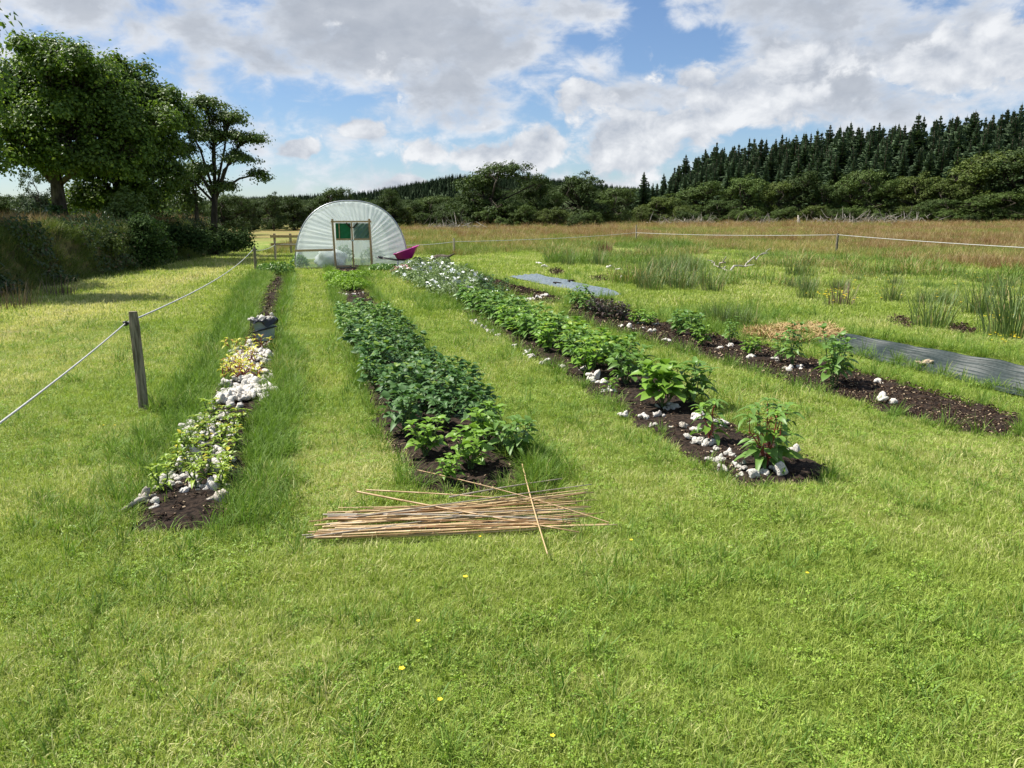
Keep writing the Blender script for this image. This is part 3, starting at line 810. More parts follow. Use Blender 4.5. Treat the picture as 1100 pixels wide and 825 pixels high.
def sag(a, b, s, n=14):
    a, b = Vector(a), Vector(b)
    return [a.lerp(b, i / n) - Vector((0, 0, s * 4 * (i / n) * (1 - i / n))) for i in range(n + 1)]
lf = thing('rope_fence', 'white rope fence on weathered wooden posts beside the mown strip and hedge bank', 'fence', (0, 0, 0))
p1 = P(155, 440); p2 = P(275, 291); p3 = P(296, 281); p0 = Vector((-5.6, 1.2, 0)); p4 = Vector((TUN_O.x - 1.2, 39.0, 0))
fence_post(lf, p1, 0.90, 0.085, 0.075, (-0.012, 0.0), R(25), M_POST, (-1, 0, 0), 0.80, 1)
fence_post(lf, p2, 0.82, 0.10, 0.10, (0, 0), 0.3, M_POST, (-0.6, -0.6, 0), 0.72, 2)
fence_post(lf, p3, 0.86, 0.08, 0.08, (0.02, 0), 0.2, M_POSTL, (0.6, -0.6, 0), 0.72, 3)
fence_post(lf, p4, 0.90, 0.08, 0.08, (0, 0), 0.1, M_POSTL, None, None, 4)
fence_post(lf, p0, 0.90, 0.09, 0.08, (0, 0), 0.1, M_POST, (-1, 0, 0), 0.80, 5)
h1 = p1 + Vector((-0.075, -0.035, 0.80)); h2 = p2 + Vector((-0.05, -0.05, 0.72)); h3 = p3 + Vector((0.05, -0.05, 0.72)); h4 = p4 + Vector((0, 0, 0.75)); h0 = P(-14, 458, 0.80)
h0 = h1 + (h0 - h1) * 1.5
rp = MB()
rp.tube(sag(h0, h1, 0.03), 0.006, 6); rp.tube(sag(h1, h2, 0.16), 0.0085, 6); rp.tube(sag(h2, h3, 0.1), 0.009, 6); rp.tube(sag(h3, h4, 0.05), 0.009, 6)
rp.build('rope', M_ROPE, lf, True)
rf = thing('rope_fence', 'pale single strand fence with thin posts dividing the plot from the rusty field', 'fence', (0, 0, 0))
q = [Vector((TUN_O.x - 0.6, 37.0, 0)), P(488, 275), P(683, 262), P(898, 274), Vector((18.6, 17.0, 0))]
hs_ = [0.75, 0.86, 1.25, 1.08, 1.0]; tops = []
for i, p in enumerate(q):
    p.z = gzf(p.x, p.y)
    fence_post(rf, p, hs_[i], 0.10 if i != 3 else 0.12, 0.10, (0.01 * (i - 2), 0), 0.2 * i, M_POSTL if i < 3 else M_POST, None, None, 20 + i)
    tops.append(p + Vector((0.0, -0.06, hs_[i] * (0.80 if i not in (2, 3) else (0.55 if i == 2 else 0.93)))))
rp = MB()
for a, b in zip(tops, tops[1:]): rp.tube(sag(a, b, 0.10), 0.012, 6)
rp.build('rope', M_ROPE, rf, True)
rl = thing('rail_fence', 'low brown timber rail fence standing behind the left side of the polytunnel', 'fence', (0, 0, 0))
ra, rb = P(296, 273), P(330, 273); ra.z = rb.z = 0
for i, t in enumerate((0, 0.5, 1)):
    mb = MB(); c = ra.lerp(rb, t); mb.box((c.x, c.y, 0.5), (0.1, 0.1, 1.1)); mb.build('post', M_POSTL, rl)
for z in (0.5, 0.9):
    mb = MB(); mb.bar(ra + Vector((-0.2, -0.07, z)), rb + Vector((0.2, -0.07, z)), 0.04, 0.13); mb.build('rail', M_WOOD, rl)

# ------------------------------------------------------------------ polytunnel
def film_mat(name, tr, tint, glow=0.62):
    m, t = newmat(name)
    p = t.pbsdf(tint, 0.18, 0.5)
    tl = t.n('ShaderNodeBsdfTranslucent'); t.put(tl.inputs[0], tint)
    a = t.mixsh(glow, p, tl.outputs[0])
    tb = t.n('ShaderNodeBsdfTransparent'); t.put(tb.inputs[0], (0.86, 0.92, 0.92))
    nz = t.noise(t.obj(), 2.2, 4.0)
    t.out(t.mixsh(t.m('MULTIPLY_ADD', nz, 0.25, tr - 0.12, clamp=True), a, tb.outputs[0]))
    return m
M_FILM = film_mat('polythene_film', 0.30, (0.86, 0.89, 0.90))
M_FILMC = film_mat('clear_polythene', 0.74, (0.55, 0.62, 0.62))
M_FILMD = film_mat('door_polythene', 0.52, (0.62, 0.68, 0.68))
M_NET = surf('green_shade_netting', (0.015, 0.14, 0.05), (0.03, 0.22, 0.085), 60.0, 0.7, 0.2, 0.3, 0.004)
M_STEEL = surf('galvanised_steel', (0.36, 0.38, 0.40), (0.52, 0.54, 0.56), 20.0, 0.4, 0.5, 0.1, 0.002, metallic=0.7)
M_PINK = surf('magenta_plastic', (0.38, 0.015, 0.21), (0.44, 0.022, 0.25), 3.0, 0.38, 0.5, 0.05, 0.003)
tn = thing('polytunnel', 'clear plastic polytunnel with a timber double door at the far end of the beds', 'polytunnel', TUN_O, TUN_R)
TA, TH, TN_, TL = 1.99, 2.38, 2.35, 7.5
def arch(th):
    c, s = math.cos(th), math.sin(th)
    return (math.copysign(abs(c) ** (2 / TN_), c) * TA, abs(s) ** (2 / TN_) * TH)
NA = 160
raw = [arch(math.pi * (1 - i / 600)) for i in range(601)]
cum = [0.0]
for a, b in zip(raw, raw[1:]): cum.append(cum[-1] + math.dist(a, b))
def arch_at(t):
    s = t * cum[-1]; k = min(int(np.searchsorted(cum, s)), 600); k = max(k, 1)
    f = (s - cum[k - 1]) / max(cum[k] - cum[k - 1], 1e-9)
    return (raw[k - 1][0] + (raw[k][0] - raw[k - 1][0]) * f, raw[k - 1][1] + (raw[k][1] - raw[k - 1][1]) * f)
DX0, DX1, DZ = -0.60, 0.68, 1.66
RAILZ = 0.64
def inner_at(t):
    path = [(DX0, RAILZ), (DX0, DZ), (DX1, DZ), (DX1, 0.0)]
    ln = [math.dist(a, b) for a, b in zip(path, path[1:])]; s = t * sum(ln)
    for (a, b), l in zip(zip(path, path[1:]), ln):
        if s <= l + 1e-9: return (a[0] + (b[0] - a[0]) * s / l, a[1] + (b[1] - a[1]) * s / l)
        s -= l
    return path[-1]
t0_ = next(t for t in np.linspace(0, 0.5, 500) if arch_at(t)[1] >= RAILZ)
rngT = np.random.default_rng(12)
phs = np.cumsum(rngT.uniform(0.5, 1.6, NA + 1)); amp = rngT.uniform(0.3, 1.0, NA + 1)
rows = []
NRr = 14
for j in range(NRr + 1):
    r = j / NRr; row = []
    for i in range(NA + 1):
        t = i / NA
        o_ = arch_at(t0_ + (1 - t0_) * t); n_ = inner_at(t)
        w_ = (r * (1 - r) * 4) ** 0.6 * (0.35 + 0.65 * min(1, max(0, (0.86 - t) / 0.10)))
        y_ = 0.036 * math.sin(phs[i] * 1.25 + 1.2 * r) * amp[i] * w_ + 0.012 * math.sin(phs[i] * 0.31 + 3 * r) * w_
        row.append((n_[0] + (o_[0] - n_[0]) * r, y_ - 0.01, n_[1] + (o_[1] - n_[1]) * r))
    rows.append(row)
mb = MB(); mb.grid(rows); mb.build('front_film', M_FILM, tn, True)
xl = arch_at(t0_)[0]
mb = MB(); rows = []
for j in range(9):
    z = RAILZ * j / 8
    c = next(a for a in raw if a[1] >= z)[0]
    rows.append([(c + (DX0 - c) * i / 20, 0.006 * math.sin(i * 1.9 + j), z) for i in range(21)])
mb.grid(rows); mb.build('side_panel', M_FILMC, tn, True)
mb = MB(); rows = []
for i in range(41):
    y_ = TL * i / 40; sagk = 1 - 0.012 * abs(math.sin(math.pi * i / 40 * 5))
    rows.append([(arch_at(k / 60)[0] * sagk, y_ + 0.02, arch_at(k / 60)[1] * sagk) for k in range(61)])
mb.grid(rows); mb.build('cover_film', M_FILM, tn, True)
mb = MB(); rows = []
for j in range(7):
    rows.append([(arch_at(k / 60)[0] * j / 6, TL + 0.03, arch_at(k / 60)[1] * j / 6) for k in range(61)])
mb.grid(rows); mb.build('back_film', M_FILM, tn, True)
for k in range(6):
    mb = MB(); y_ = 0.05 + (TL - 0.1) * k / 5
    mb.tube([(arch_at(i / 40)[0] * (1.002 if k == 0 else 0.985), y_ - (0.06 if k == 0 else 0), arch_at(i / 40)[1] * (1.002 if k == 0 else 0.985)) for i in range(41)], 0.024, 8)
    mb.build('hoop', M_STEEL, tn, True)
mb = MB(); mb.tube([(0, 0.05, TH * 0.97), (0, TL - 0.05, TH * 0.97)], 0.02, 8); mb.build('ridge_pole', M_STEEL, tn, True)
fr_ = part('door_frame', None, tn)
for a, b, w_, d_ in (((-0.60, -0.05, 0), (-0.645, -0.05, 1.76), 0.10, 0.07), ((0.69, -0.05, 0), (0.645, -0.05, 1.76), 0.10, 0.07),
                     ((-0.70, -0.055, 1.66), (0.72, -0.055, 1.665), 0.06, 0.085), ((0.035, -0.052, 0.02), (0.02, -0.052, 1.63), 0.09, 0.055)):
    mb = MB(); mb.bar(a, b, d_, w_) if abs(a[2] - b[2]) < 0.1 else mb.bar(a, b, w_, d_)
    mb.build('beam', M_WOOD, fr_)
for sx_ in (-1, 1):
    mb = MB(); mb.bar((0.03 + 0.03 * sx_, -0.062, 1.44), (0.03 + 0.2 * sx_, -0.062, 1.62), 0.04, 0.05); mb.build('brace', M_BARKD, fr_)
mb = MB(); mb.bar((-1.985, -0.04, 0.655), (-0.66, -0.04, 0.675), 0.04, 0.075); mb.build('side_rail', M_WOOD, tn)
mb = MB(); mb.bar((-1.9, -0.03, 0.03), (0.75, -0.03, 0.03), 0.05, 0.07); mb.build('sill_board', M_POSTL, tn)
for nm, x0, x1 in (('door', -0.545, -0.015), ('door', 0.075, 0.635)):
    dr_ = part(nm, None, tn)
    for a, b in (((x0, -0.03, 1.04), (x1, -0.03, 1.04)), ((x0, -0.03, 0.09), (x1, -0.03, 0.09))):
        mb = MB(); mb.bar(a, b, 0.03, 0.06); mb.build('door_rail', M_WOOD, dr_)
    mb = MB(); mb.grid([[(x0 + (x1 - x0) * i / 12, -0.012 + 0.010 * math.sin(i * 1.7 + j * 1.3), 0.06 + 0.98 * j / 10) for i in range(13)] for j in range(11)]); mb.build('film_panel', M_FILMD, dr_, True)
    if x0 < -0.3:
        mb = MB(); mb.bar((-0.42, -0.035, 1.07), (-0.42, -0.035, 1.60), 0.085, 0.03); mb.build('mullion', M_WOOD, dr_)
    mb = MB(); mb.grid([[(x0 + (x1 - x0) * i / 12, (-0.012 if x0 < 0 else 0.02) + 0.012 * math.sin(i * 0.9 - j * 1.6), 1.07 + 0.54 * j / 10) for i in range(13)] for j in range(11)]); mb.build('net_panel', M_NET, dr_, True)
    if x0 > 0:
        mb = MB(); mb.grid([[(x0 + (x1 - x0) * i / 24, -0.02 + 0.020 * math.sin(i * 0.8 - j * 1.3), 1.07 + 0.54 * j / 12) for i in range(25)] for j in range(13)]); mb.build('glare_film', M_FILMD, dr_, True)
mb = MB(); mb.box((0.03, -0.10, 1.0), (0.10, 0.03, 0.05)); mb.build('latch', M_STEEL, tn)
bag = MB(); rngb = np.random.default_rng(5)
rows = []
for j in range(12):
    ph = math.pi * j / 11; row = []
    for i in range(25):
        th = 2 * math.pi * (i % 24) / 24; k = 1 + 0.16 * math.sin(3 * th + j) + 0.08 * math.sin(7 * th - 2 * j)
        row.append((0.55 * math.sin(ph) ** 0.7 * math.cos(th) * k, 0.35 * math.sin(ph) ** 0.7 * math.sin(th) * k, 0.32 + 0.34 * math.cos(math.pi - ph) * (1 + 0.15 * math.sin(2 * th))))
    rows.append(row)
bag.grid(rows)
c_, s_ = math.cos(TUN_R), math.sin(TUN_R)
def tl(x, y, z=0.0): return (TUN_O.x + x * c_ - y * s_, TUN_O.y + x * s_ + y * c_, z)
tag(bag.build('sack', surf('white_sack', (0.75, 0.74, 0.71), (0.85, 0.85, 0.83), 4.0, 0.7, 0.2, 0.5, 0.03), None, True), 'big crumpled white sack showing through the polytunnel film left of the door', 'sack')
bpy.context.scene.objects['sack'].location = tl(-0.75, 0.55)

# ------------------------------------------------------------------ wheelbarrow
bo = Vector((TUN_O.x + 1.62 * math.cos(TUN_R) + 0.55 * math.sin(TUN_R), TUN_O.y + 1.62 * math.sin(TUN_R) - 0.55 * math.cos(TUN_R), 0))
wb_ = wb = thing('wheelbarrow', 'magenta plastic wheelbarrow parked at the right corner of the polytunnel', 'wheelbarrow', bo, R(6))
wb.scale = (1.15, 1.15, 1.15)
mb = MB()
def ring(x0, x1, wy, z0, z1, n=7):
    out = []
    for k in range(28):
        th = 2 * math.pi * k / 28; c, s = math.cos(th), math.sin(th)
        ex = math.copysign(abs(c) ** 0.5, c); ey = math.copysign(abs(s) ** 0.5, s)
        x = (x0 + x1) / 2 + (x1 - x0) / 2 * ex
        out.append((x, wy * ey, z0 + (z1 - z0) * (x - x0) / (x1 - x0)))
    return out + out[:1]
mb.grid([ring(-0.02, 0.34, 0.17, 0.30, 0.31), ring(-0.06, 0.42, 0.22, 0.31, 0.34), ring(-0.155, 0.60, 0.30, 0.455, 0.70), ring(-0.175, 0.64, 0.325, 0.465, 0.735), ring(-0.175, 0.64, 0.325, 0.445, 0.715), ring(-0.155, 0.61, 0.315, 0.44, 0.70),
         ring(-0.145, 0.585, 0.285, 0.44, 0.68), ring(-0.04, 0.40, 0.20, 0.33, 0.36), ring(0.05, 0.25, 0.05, 0.325, 0.335)])
mb.build('tray', M_PINK, wb, True)
for s in (-1, 1):
    mb = MB(); mb.tube([(0.56, 0.05 * s, 0.19), (0.30, 0.15 * s, 0.27), (-0.1, 0.2 * s, 0.28), (-0.62, 0.27 * s, 0.36)], 0.016, 8); f_ = mb.build('frame_rail', M_BLACK, wb, True)
    mb = MB(); mb.tube([(-0.50, 0.256 * s, 0.342), (-0.66, 0.275 * s, 0.366)], 0.022, 8); mb.build('grip', M_BLACK, f_, True)
    mb = MB(); mb.tube([(0.20, 0.17 * s, 0.28), (0.04, 0.19 * s, 0.01), (-0.02, 0.19 * s, 0.01), (-0.05, 0.19 * s, 0.28)], 0.014, 8); mb.build('leg', M_STEEL, wb, True)
wh = part('wheel', None, wb, (0.56, 0, 0.19))
mb = MB(); 
for i in range(1): 
    ringp = [(0.14 * math.cos(a), 0, 0.14 * math.sin(a)) for a in np.linspace(0, 2 * math.pi, 25)]
    mb.tube(ringp, 0.042, 10)
mb.build('tyre', M_BLACK, wh, True)
mb = MB(); mb.tube([(0, -0.035, 0), (0, 0.035, 0)], 0.105, 18); mb.tube([(0, -0.07, 0), (0, 0.07, 0)], 0.015, 8); mb.build('rim', M_STEEL, wh)

# weathered log and its stub beyond the flowers
lo = P(474, 281)
mb = MB(); mb.tube([(-0.34, 0, 0.13), (-0.2, 0.02, 0.15), (0.05, 0, 0.16), (0.28, -0.03, 0.14), (0.36, -0.03, 0.15)], [0.10, 0.14, 0.15, 0.13, 0.07], 10); mb.tube([(0.2, 0, 0.2), (0.42, 0.03, 0.25), (0.56, 0.02, 0.34)], [0.06, 0.045, 0.02], 7)
mb.tube([(-0.30, -0.05, 0.08), (-0.48, -0.1, 0.07)], [0.10, 0.07], 8)
o = mb.build('log', M_BARK, None, True); o.location = lo; tag(o, 'grey weathered log with a broken stub lying in grass beyond the white flowers', 'log')

# ------------------------------------------------------------------ wool clumps
def wool_mesh(seed, mat, n=8):
    """a ragged heap of matted locks: many small torn lumps leaning on each other"""
    rng = np.random.default_rng(seed)
    bm = bmesh.new()
    for i in range(n):
        k0 = len(bm.verts)
        r = bmesh.ops.create_icosphere(bm, subdivisions=2, radius=1.0)['verts']
        a = rng.uniform(0, 6.28); d = rng.uniform(0.1, 0.75); sz = rng.uniform(.28, .50) * (1.15 - .4 * d)
        c = Vector((math.cos(a) * d * 1.15, math.sin(a) * d, rng.uniform(0, .34) * (1 - d)))
        q = Euler(rng.normal(0, 1, 3)).to_matrix(); e = Vector((rng.uniform(.8, 1.7), rng.uniform(.6, 1.0), rng.uniform(.45, .8)))
        for v in r:
            p = Vector((v.co.x * e.x, v.co.y * e.y, v.co.z * e.z)) * sz
            p *= 1 + rng.normal(0, .11)
            v.co = c + q @ p
            if v.co.z < -.12: v.co.z = -.12
    me = bpy.data.meshes.new('wool'); bm.to_mesh(me); bm.free(); me.materials.append(mat)
    me.polygons.foreach_set('use_smooth', [True] * len(me.polygons))
    return me
WOOL = [wool_mesh(s, M_WOOL) for s in range(1, 7)]; WOOLD = [wool_mesh(s, M_WOOLD) for s in (11, 12)]
rngW = np.random.default_rng(21)
def wool(px, py, s, label, group, dirty=False, z=0.03, flat=1.0, stretch=1.0):
    p = P(px, py); p.z = z + gzf(p.x, p.y)
    me = (WOOLD if dirty else WOOL)[rngW.integers(0, 2 if dirty else 6)]
    o = part('wool_clump', me, None, p, (rngW.normal(0, .25), rngW.normal(0, .25), rngW.uniform(0, 6.28) if stretch == 1 else rngW.normal(0, .3)), (s * stretch * rngW.uniform(.85, 1.25), s * rngW.uniform(.8, 1.1), s * flat * rngW.uniform(.8, 1.3)))
    return tag(o, label, 'wool clump', group)
GW1 = 'wool clumps mulching the left bed'; GW3 = 'wool clumps along the long middle bed'; GW4 = 'wool clumps along the right soil bed'; GW5 = 'white clumps in the far rough grass'
wool(236, 543, 0.095, 'greyish wool clump at the near right corner of the left bed, on bare soil', GW1, True)
wool(160, 543, 0.075, 'soiled wool clump at the near left corner of the left bed, by a dry stalk', GW1, True)
wool(172, 548, 0.05, 'thin white wool tuft in front of the nearest left-bed plant', GW1, stretch=1.5)
for i in range(56):
    t = rngW.uniform(); wool(176 + 62 * rngW.uniform() + 30 * (1 - t), 452 + 84 * t, 0.07 * rngW.uniform(.7, 1.2), 'small white wool clump between the yellow-green rosette plants of the left bed', GW1)
for i in range(96):
    t = rngW.uniform(); c = 270 - 7 * t; wdt = 22 + 4 * t
    px = c + rngW.uniform(-1, 1) * wdt; py = 374 + 62 * t
    wool(px, py, 0.10 * rngW.uniform(.6, 1.2), 'bright white wool clump in the dense heap under the yellow-leaved plants', GW1, z=0.03 + 0.02 * rngW.uniform())
for px, py, s in ((252, 440, .08), (236, 436, .07), (228, 444, .06), (240, 448, .06), (224, 462, .055), (246, 455, .05)):
    wool(px, py, s, 'white wool clump at the near fringe of the dense heap in the left bed', GW1)
for px, py, s, lb, d in ((803, 516, .075, 'white wool clump at the foot of the last plant of the middle bed', 0), (830, 513, .085, 'white wool clump at the nearest end of the middle bed, right of the stem', 0), (815, 515, .065, 'small wool clump between two larger ones at the near end of the middle bed', 0),
                       (850, 489, .06, 'wool clump half hidden behind the nearest plant of the middle bed', 0), (745, 478, .085, 'white wool clump under the second plant of the middle bed', 0), (762, 481, .06, 'small wool clump at the near side of the second plant', 0),
                       (772, 460, .09, 'cream wool clump on the far side of the second plant of the middle bed', 0), (733, 462, .07, 'grey soiled wool clump standing on bare soil of the middle bed', 1), (690, 452, .085, 'white wool clump at the grass edge of the middle bed below the lobed leaves', 0),
                       (748, 452, .09, 'white wool clump between the second plant and the lobed-leaf plant', 0), (720, 440, .08, 'white wool clump under the big lobed leaf', 0), (637, 410, .11, 'largest white wool heap on the near edge of the middle bed', 0), (648, 414, .085, 'fluffy wool clump joined to the largest heap on the middle bed', 0),
                       (628, 401, .09, 'wool clump just beyond the largest heap on the middle bed', 0), (655, 424, .07, 'flat wool clump just before the largest heap of the middle bed', 0), (603, 396, .06, 'white wool clump by the small leaves halfway along the middle bed', 0), (588, 390, .06, 'small wool clump at the grass edge halfway along the middle bed', 0)):
    wool(px, py, s, lb, GW3, bool(d))
for i in range(26):
    t = rngW.uniform(); wool(592 + 205 * t + rngW.normal(0, 10), 384 + 126 * t + rngW.normal(0, 3), 0.055 * rngW.uniform(.5, 1.2), 'small white wool scrap scattered on the soil of the near half of the middle bed', GW3)
for i in range(14):
    t = rngW.uniform(); wool(500 + 92 * t, 342 + 57 * t, 0.062 * rngW.uniform(.7, 1.2), 'small white wool clump along the near edge of the middle bed, toward its far end', GW3)
for px, py, s, lb in ((952, 435, .11, 'flattened grey-white wool clump nearest the bare end of the right bed'), (942, 414, .085, 'white wool clump at the far edge of the bare end of the right bed'), (848, 400, .10, 'white wool heap beside the tall plants of the right bed'), (858, 398, .07, 'smaller wool clump touching the heap by the tall plants'),
                     (832, 389, .06, 'wool clump left of the tall plants of the right bed'), (806, 387, .08, 'wool clump at the foot of the small lone plant of the right bed'), (774, 377, .085, 'white wool clump in the middle of the right bed'), (783, 376, .08, 'wool clump touching another one in the middle of the right bed'),
                     (716, 369, .09, 'white wool strip lying at the near edge of the right bed'), (703, 352, .08, 'wool clump at the far edge of the right bed beside pale leaves'), (701, 359, .085, 'bright wool clump in the centre of the right bed'), (687, 350, .07, 'wool clump among pale leaves of the right bed'),
                     (678, 355, .09, 'broad white wool clump near the purple plants'), (668, 353, .075, 'wool clump closest to the purple plants'), (690, 356, .06, 'little wool clump between two broad ones near the purple plants')):
    wool(px, py, s, lb, GW4)
for px, py, s, lb in ((570, 324, .13, 'white wool heap at the near end of the soil strip beside the grey sheet'), (578, 322, .12, 'white wool clump at the right end of the soil strip beside the grey sheet'), (585, 320, .11, 'wool clump touching the short grass by the grey sheet'),
                      (579, 284, .13, 'round white clump in rough grass left of the pair beyond the grey sheet'), (585, 288, .16, 'wide white clump in rough grass beyond the grey sheet'), (655, 288, .16, 'white clump in rough grass straight below the rust-brown dock'), (664, 291, .13, 'small white clump right of the one below the dock'), (670, 302, .17, 'white clump by the rushes right of the grey sheet'),
                      (508, 301, .12, 'white clump at the far end of the soil strip behind the white flowers')):
    wool(px, py, s, lb, GW5)
mb = MB(); A, B = P(130, 555), P(168, 540)
mb.tube([A + Vector((0, 0, .03)), A.lerp(B, .5) + Vector((0, 0, .06)), B + Vector((0, 0, .05))], [0.012, 0.017, 0.010], 7)
tag(mb.build('stalk', M_DEAD, None, True), 'pale dry stalk poking into the grass at the near left corner of the left bed', 'stalk')

# ------------------------------------------------------------------ bucket
bk = P(283, 369); bk.y += 0.10
M_BUCK = surf('grey_bucket_plastic', (0.38, 0.43, 0.45), (0.48, 0.53, 0.55), 6.0, 0.45, 0.45, 0.2, 0.004)
bt = thing('bucket', 'grey plastic bucket with a black bag folded over its rim on the left bed', 'bucket', (bk.x, bk.y, 0.03))
mb = MB(); mb.lathe([(0.0, 0.004), (0.115, 0.0), (0.122, 0.01), (0.150, 0.275), (0.158, 0.28), (0.158, 0.30), (0.148, 0.30), (0.118, 0.02), (0.0, 0.016)], 32); mb.build('bucket_body', M_BUCK, bt, True)
mb = MB(); rows = []
rngk = np.random.default_rng(4)
for j, (r, z) in enumerate([(0.135, 0.27), (0.150, 0.315), (0.170, 0.322), (0.182, 0.30), (0.184, 0.275), (0.186, 0.25)]):
    row = []
    for k in range(48):
        th = 2 * math.pi * k / 48; f = 1 + 0.045 * math.sin(5 * th + j) + 0.035 * math.sin(13 * th + 2 * j)
        zz = z + (0.03 * math.sin(3 * th + 1) + 0.02 * math.sin(7 * th) if j >= 4 else 0.008 * math.sin(9 * th))
        row.append((r * f * math.cos(th), r * f * math.sin(th), zz))
    rows.append(row + row[:1])
mb.grid(rows); mb.build('liner_bag', M_BLACK, bt, True)
mb = MB(); mb.tube([(0.163 * math.cos(a), 0.163 * math.sin(a), 0.155 + 0.045 * math.cos(a + 0.3)) for a in np.linspace(-3.3, 0.25, 24)], 0.011, 6); mb.build('handle', M_BLACK, bt, True)
for i, (dx, dy, z, s) in enumerate(((-0.16, -0.02, 0.30, 0.06), (-0.05, 0.0, 0.33, 0.075), (0.06, 0.04, 0.33, 0.08), (0.11, -0.03, 0.325, 0.06))):
    o = part('wool_clump', WOOL[i], None, (bk.x + dx, bk.y + dy, z + 0.03), (0.3, i, 0), (s, s, s * 1.2))
    tag(o, ['wool scrap hanging over the left rim of the grey bucket', 'wool lump left of centre in the grey bucket', 'largest wool lump at the back of the grey bucket', 'wool lump at the right rim of the grey bucket'][i], 'wool clump', 'wool in the bucket')

# ------------------------------------------------------------------ ground sheets
def pleat_sheet(name, mat, a, b, c, d, nu, nv, ridges, amp_, label, z0=0.03):
    """a near-left, b far-left, c far-right, d near-right pixel corners; the pleats run from left to right"""
    A, B, C, D = P(*a), P(*b), P(*c), P(*d); mb = MB(); rng = np.random.default_rng(9); rows = []
    for j in range(nv + 1):
        v = j / nv; row = []
        ph = v * ridges
        for i in range(nu + 1):
            u = i / nu
            p = A.lerp(B, v).lerp(D.lerp(C, v), u)
            wv = 0.05 * math.sin(3.1 * u * 4 + v * 2) + 0.02 * math.sin(23 * u + 5 * v)
            k = abs(((ph + wv) % 1.0) - 0.5) * 2
            e = min(1, min(v, 1 - v) * 9, min(u, 1 - u) * 30)
            z = z0 + amp_ * max(0.0, 1 - k / 0.38) * e * (0.6 + 0.8 * vnoise(np.array([u * 9.0]), np.array([float(int(ph + wv)) * 7.3]), 1.0, 8)[0]) + 0.022 * (vnoise(np.array([p.x]), np.array([p.y]), 2.2, 3)[0]) * e
            p = p + Vector((0.02 * math.sin(u * 31), 0.015 * math.sin(u * 17 + v), 0))
            row.append((p.x, p.y, z))
        rows.append(row)
    mb.grid(rows)
    tag(mb.build(name, mat, None, True), label, 'ground sheet')
M_SHEET = surf('dark_green_woven_sheet', (0.010, 0.019, 0.017), (0.024, 0.036, 0.033), 30.0, 0.5, 0.35, 0.25, 0.003, obj=False)
M_MAT = surf('grey_woven_sheet', (0.07, 0.095, 0.11), (0.125, 0.155, 0.175), 10.0, 0.5, 0.4, 0.3, 0.004, obj=False)
pleat_sheet('ground_sheet', M_SHEET, (862, 369), (905, 361), (1190, 412), (1190, 452), 80, 170, 9, 0.045, 'dark green pleated ground sheet stretched over a bed beside the straw')
pleat_sheet('ground_sheet', M_MAT, (546, 298), (576, 296), (669, 317), (648, 321), 50, 70, 5, 0.05, 'grey-blue ground sheet lying in the rough grass near the polytunnel')
for px, py, r, lb in ((992, 396, 0.075, 'flat tan stone resting on the near edge of the dark pleated sheet'), (598, 307, 0.09, 'dark stone on the near edge of the grey-blue sheet'), (614, 305, 0.09, 'dark stone on the far edge of the grey-blue sheet')):
    p = P(px, py); me = wool_mesh(40 + px, surf('stone_tan', (0.40, 0.30, 0.19), (0.5, 0.4, 0.28), 6) if px == 992 else M_SOIL)
    tag(part('stone', me, None, (p.x, p.y, 0.075), (0, 0, 0.4), (r * 1.6, r, r * 0.7)), lb, 'stone')
# straw mulch heap
a = np.array(STRAWP); x0, y0 = a.min(0); x1, y1 = a.max(0)
x = rngG.uniform(x0, x1, 9000); y = rngG.uniform(y0, y1, 9000); ok = inpoly(x + (fbm(x, y, 3, 5) - .5) * .3, y, STRAWP); x, y = x[ok], y[ok]; n = len(x)
C = np.stack([x, y, 0.02 + 0.11 * rngG.uniform(0, 1, n) ** 1.5 * fbm(x, y, 2.0, 6) * 1.5], 1)
Nn = np.stack([rngG.normal(0, .5, n), rngG.normal(0, .5, n), np.ones(n)], 1)
V, Fq = leafcards(rngG, C, Nn, rngG.uniform(0.10, 0.28, n), 0.016)
tag(part('straw_pile', np_mesh('straw_pile', V, Fq, M_STRAW)), 'golden brown straw spread on the ground at the left end of the dark sheet', 'straw')
# dead branch
mb = MB()
b0, b1, b2, b3, b4 = P(784, 294), P(824, 286), P(764, 290), P(776, 293), P(778, 295)
rngd = np.random.default_rng(6)
def crooked(a, b, r0, r1, n=9, w_=.07):
    pts = [a.lerp(b, i / n) + Vector(rngd.normal(0, w_, 3)) * (0 < i < n) for i in range(n + 1)]
    mb.tube(pts, [r0 + (r1 - r0) * i / n for i in range(n + 1)], 7); return pts
mp = crooked(b0 + Vector((0, 0, .08)), b1 + Vector((0, 0, .50)), .036, .013)
crooked(mp[5], mp[5] + Vector((.15, .3, -.25)), .03, .012, 4, .03); crooked(mp[7], mp[7] + Vector((.45, .1, .28)), .02, .008, 4, .03); crooked(mp[3], mp[3] + Vector((.2, -.4, .1)), .025, .01, 4, .03)
lp = crooked(b0 + Vector((.1, 0, .08)), b2 + Vector((0, 0, .26)), .034, .015)
crooked(lp[5], b3 + Vector((.12, .12, .52)), .04, .014, 6, .04); crooked(lp[8], lp[8] + Vector((-.25, .05, .10)), .022, .01, 4, .03)
tag(mb.build('dead_branch', M_DEAD, None, True), 'forked bare dead branch lying in the rough grass before the right fence', 'branch')
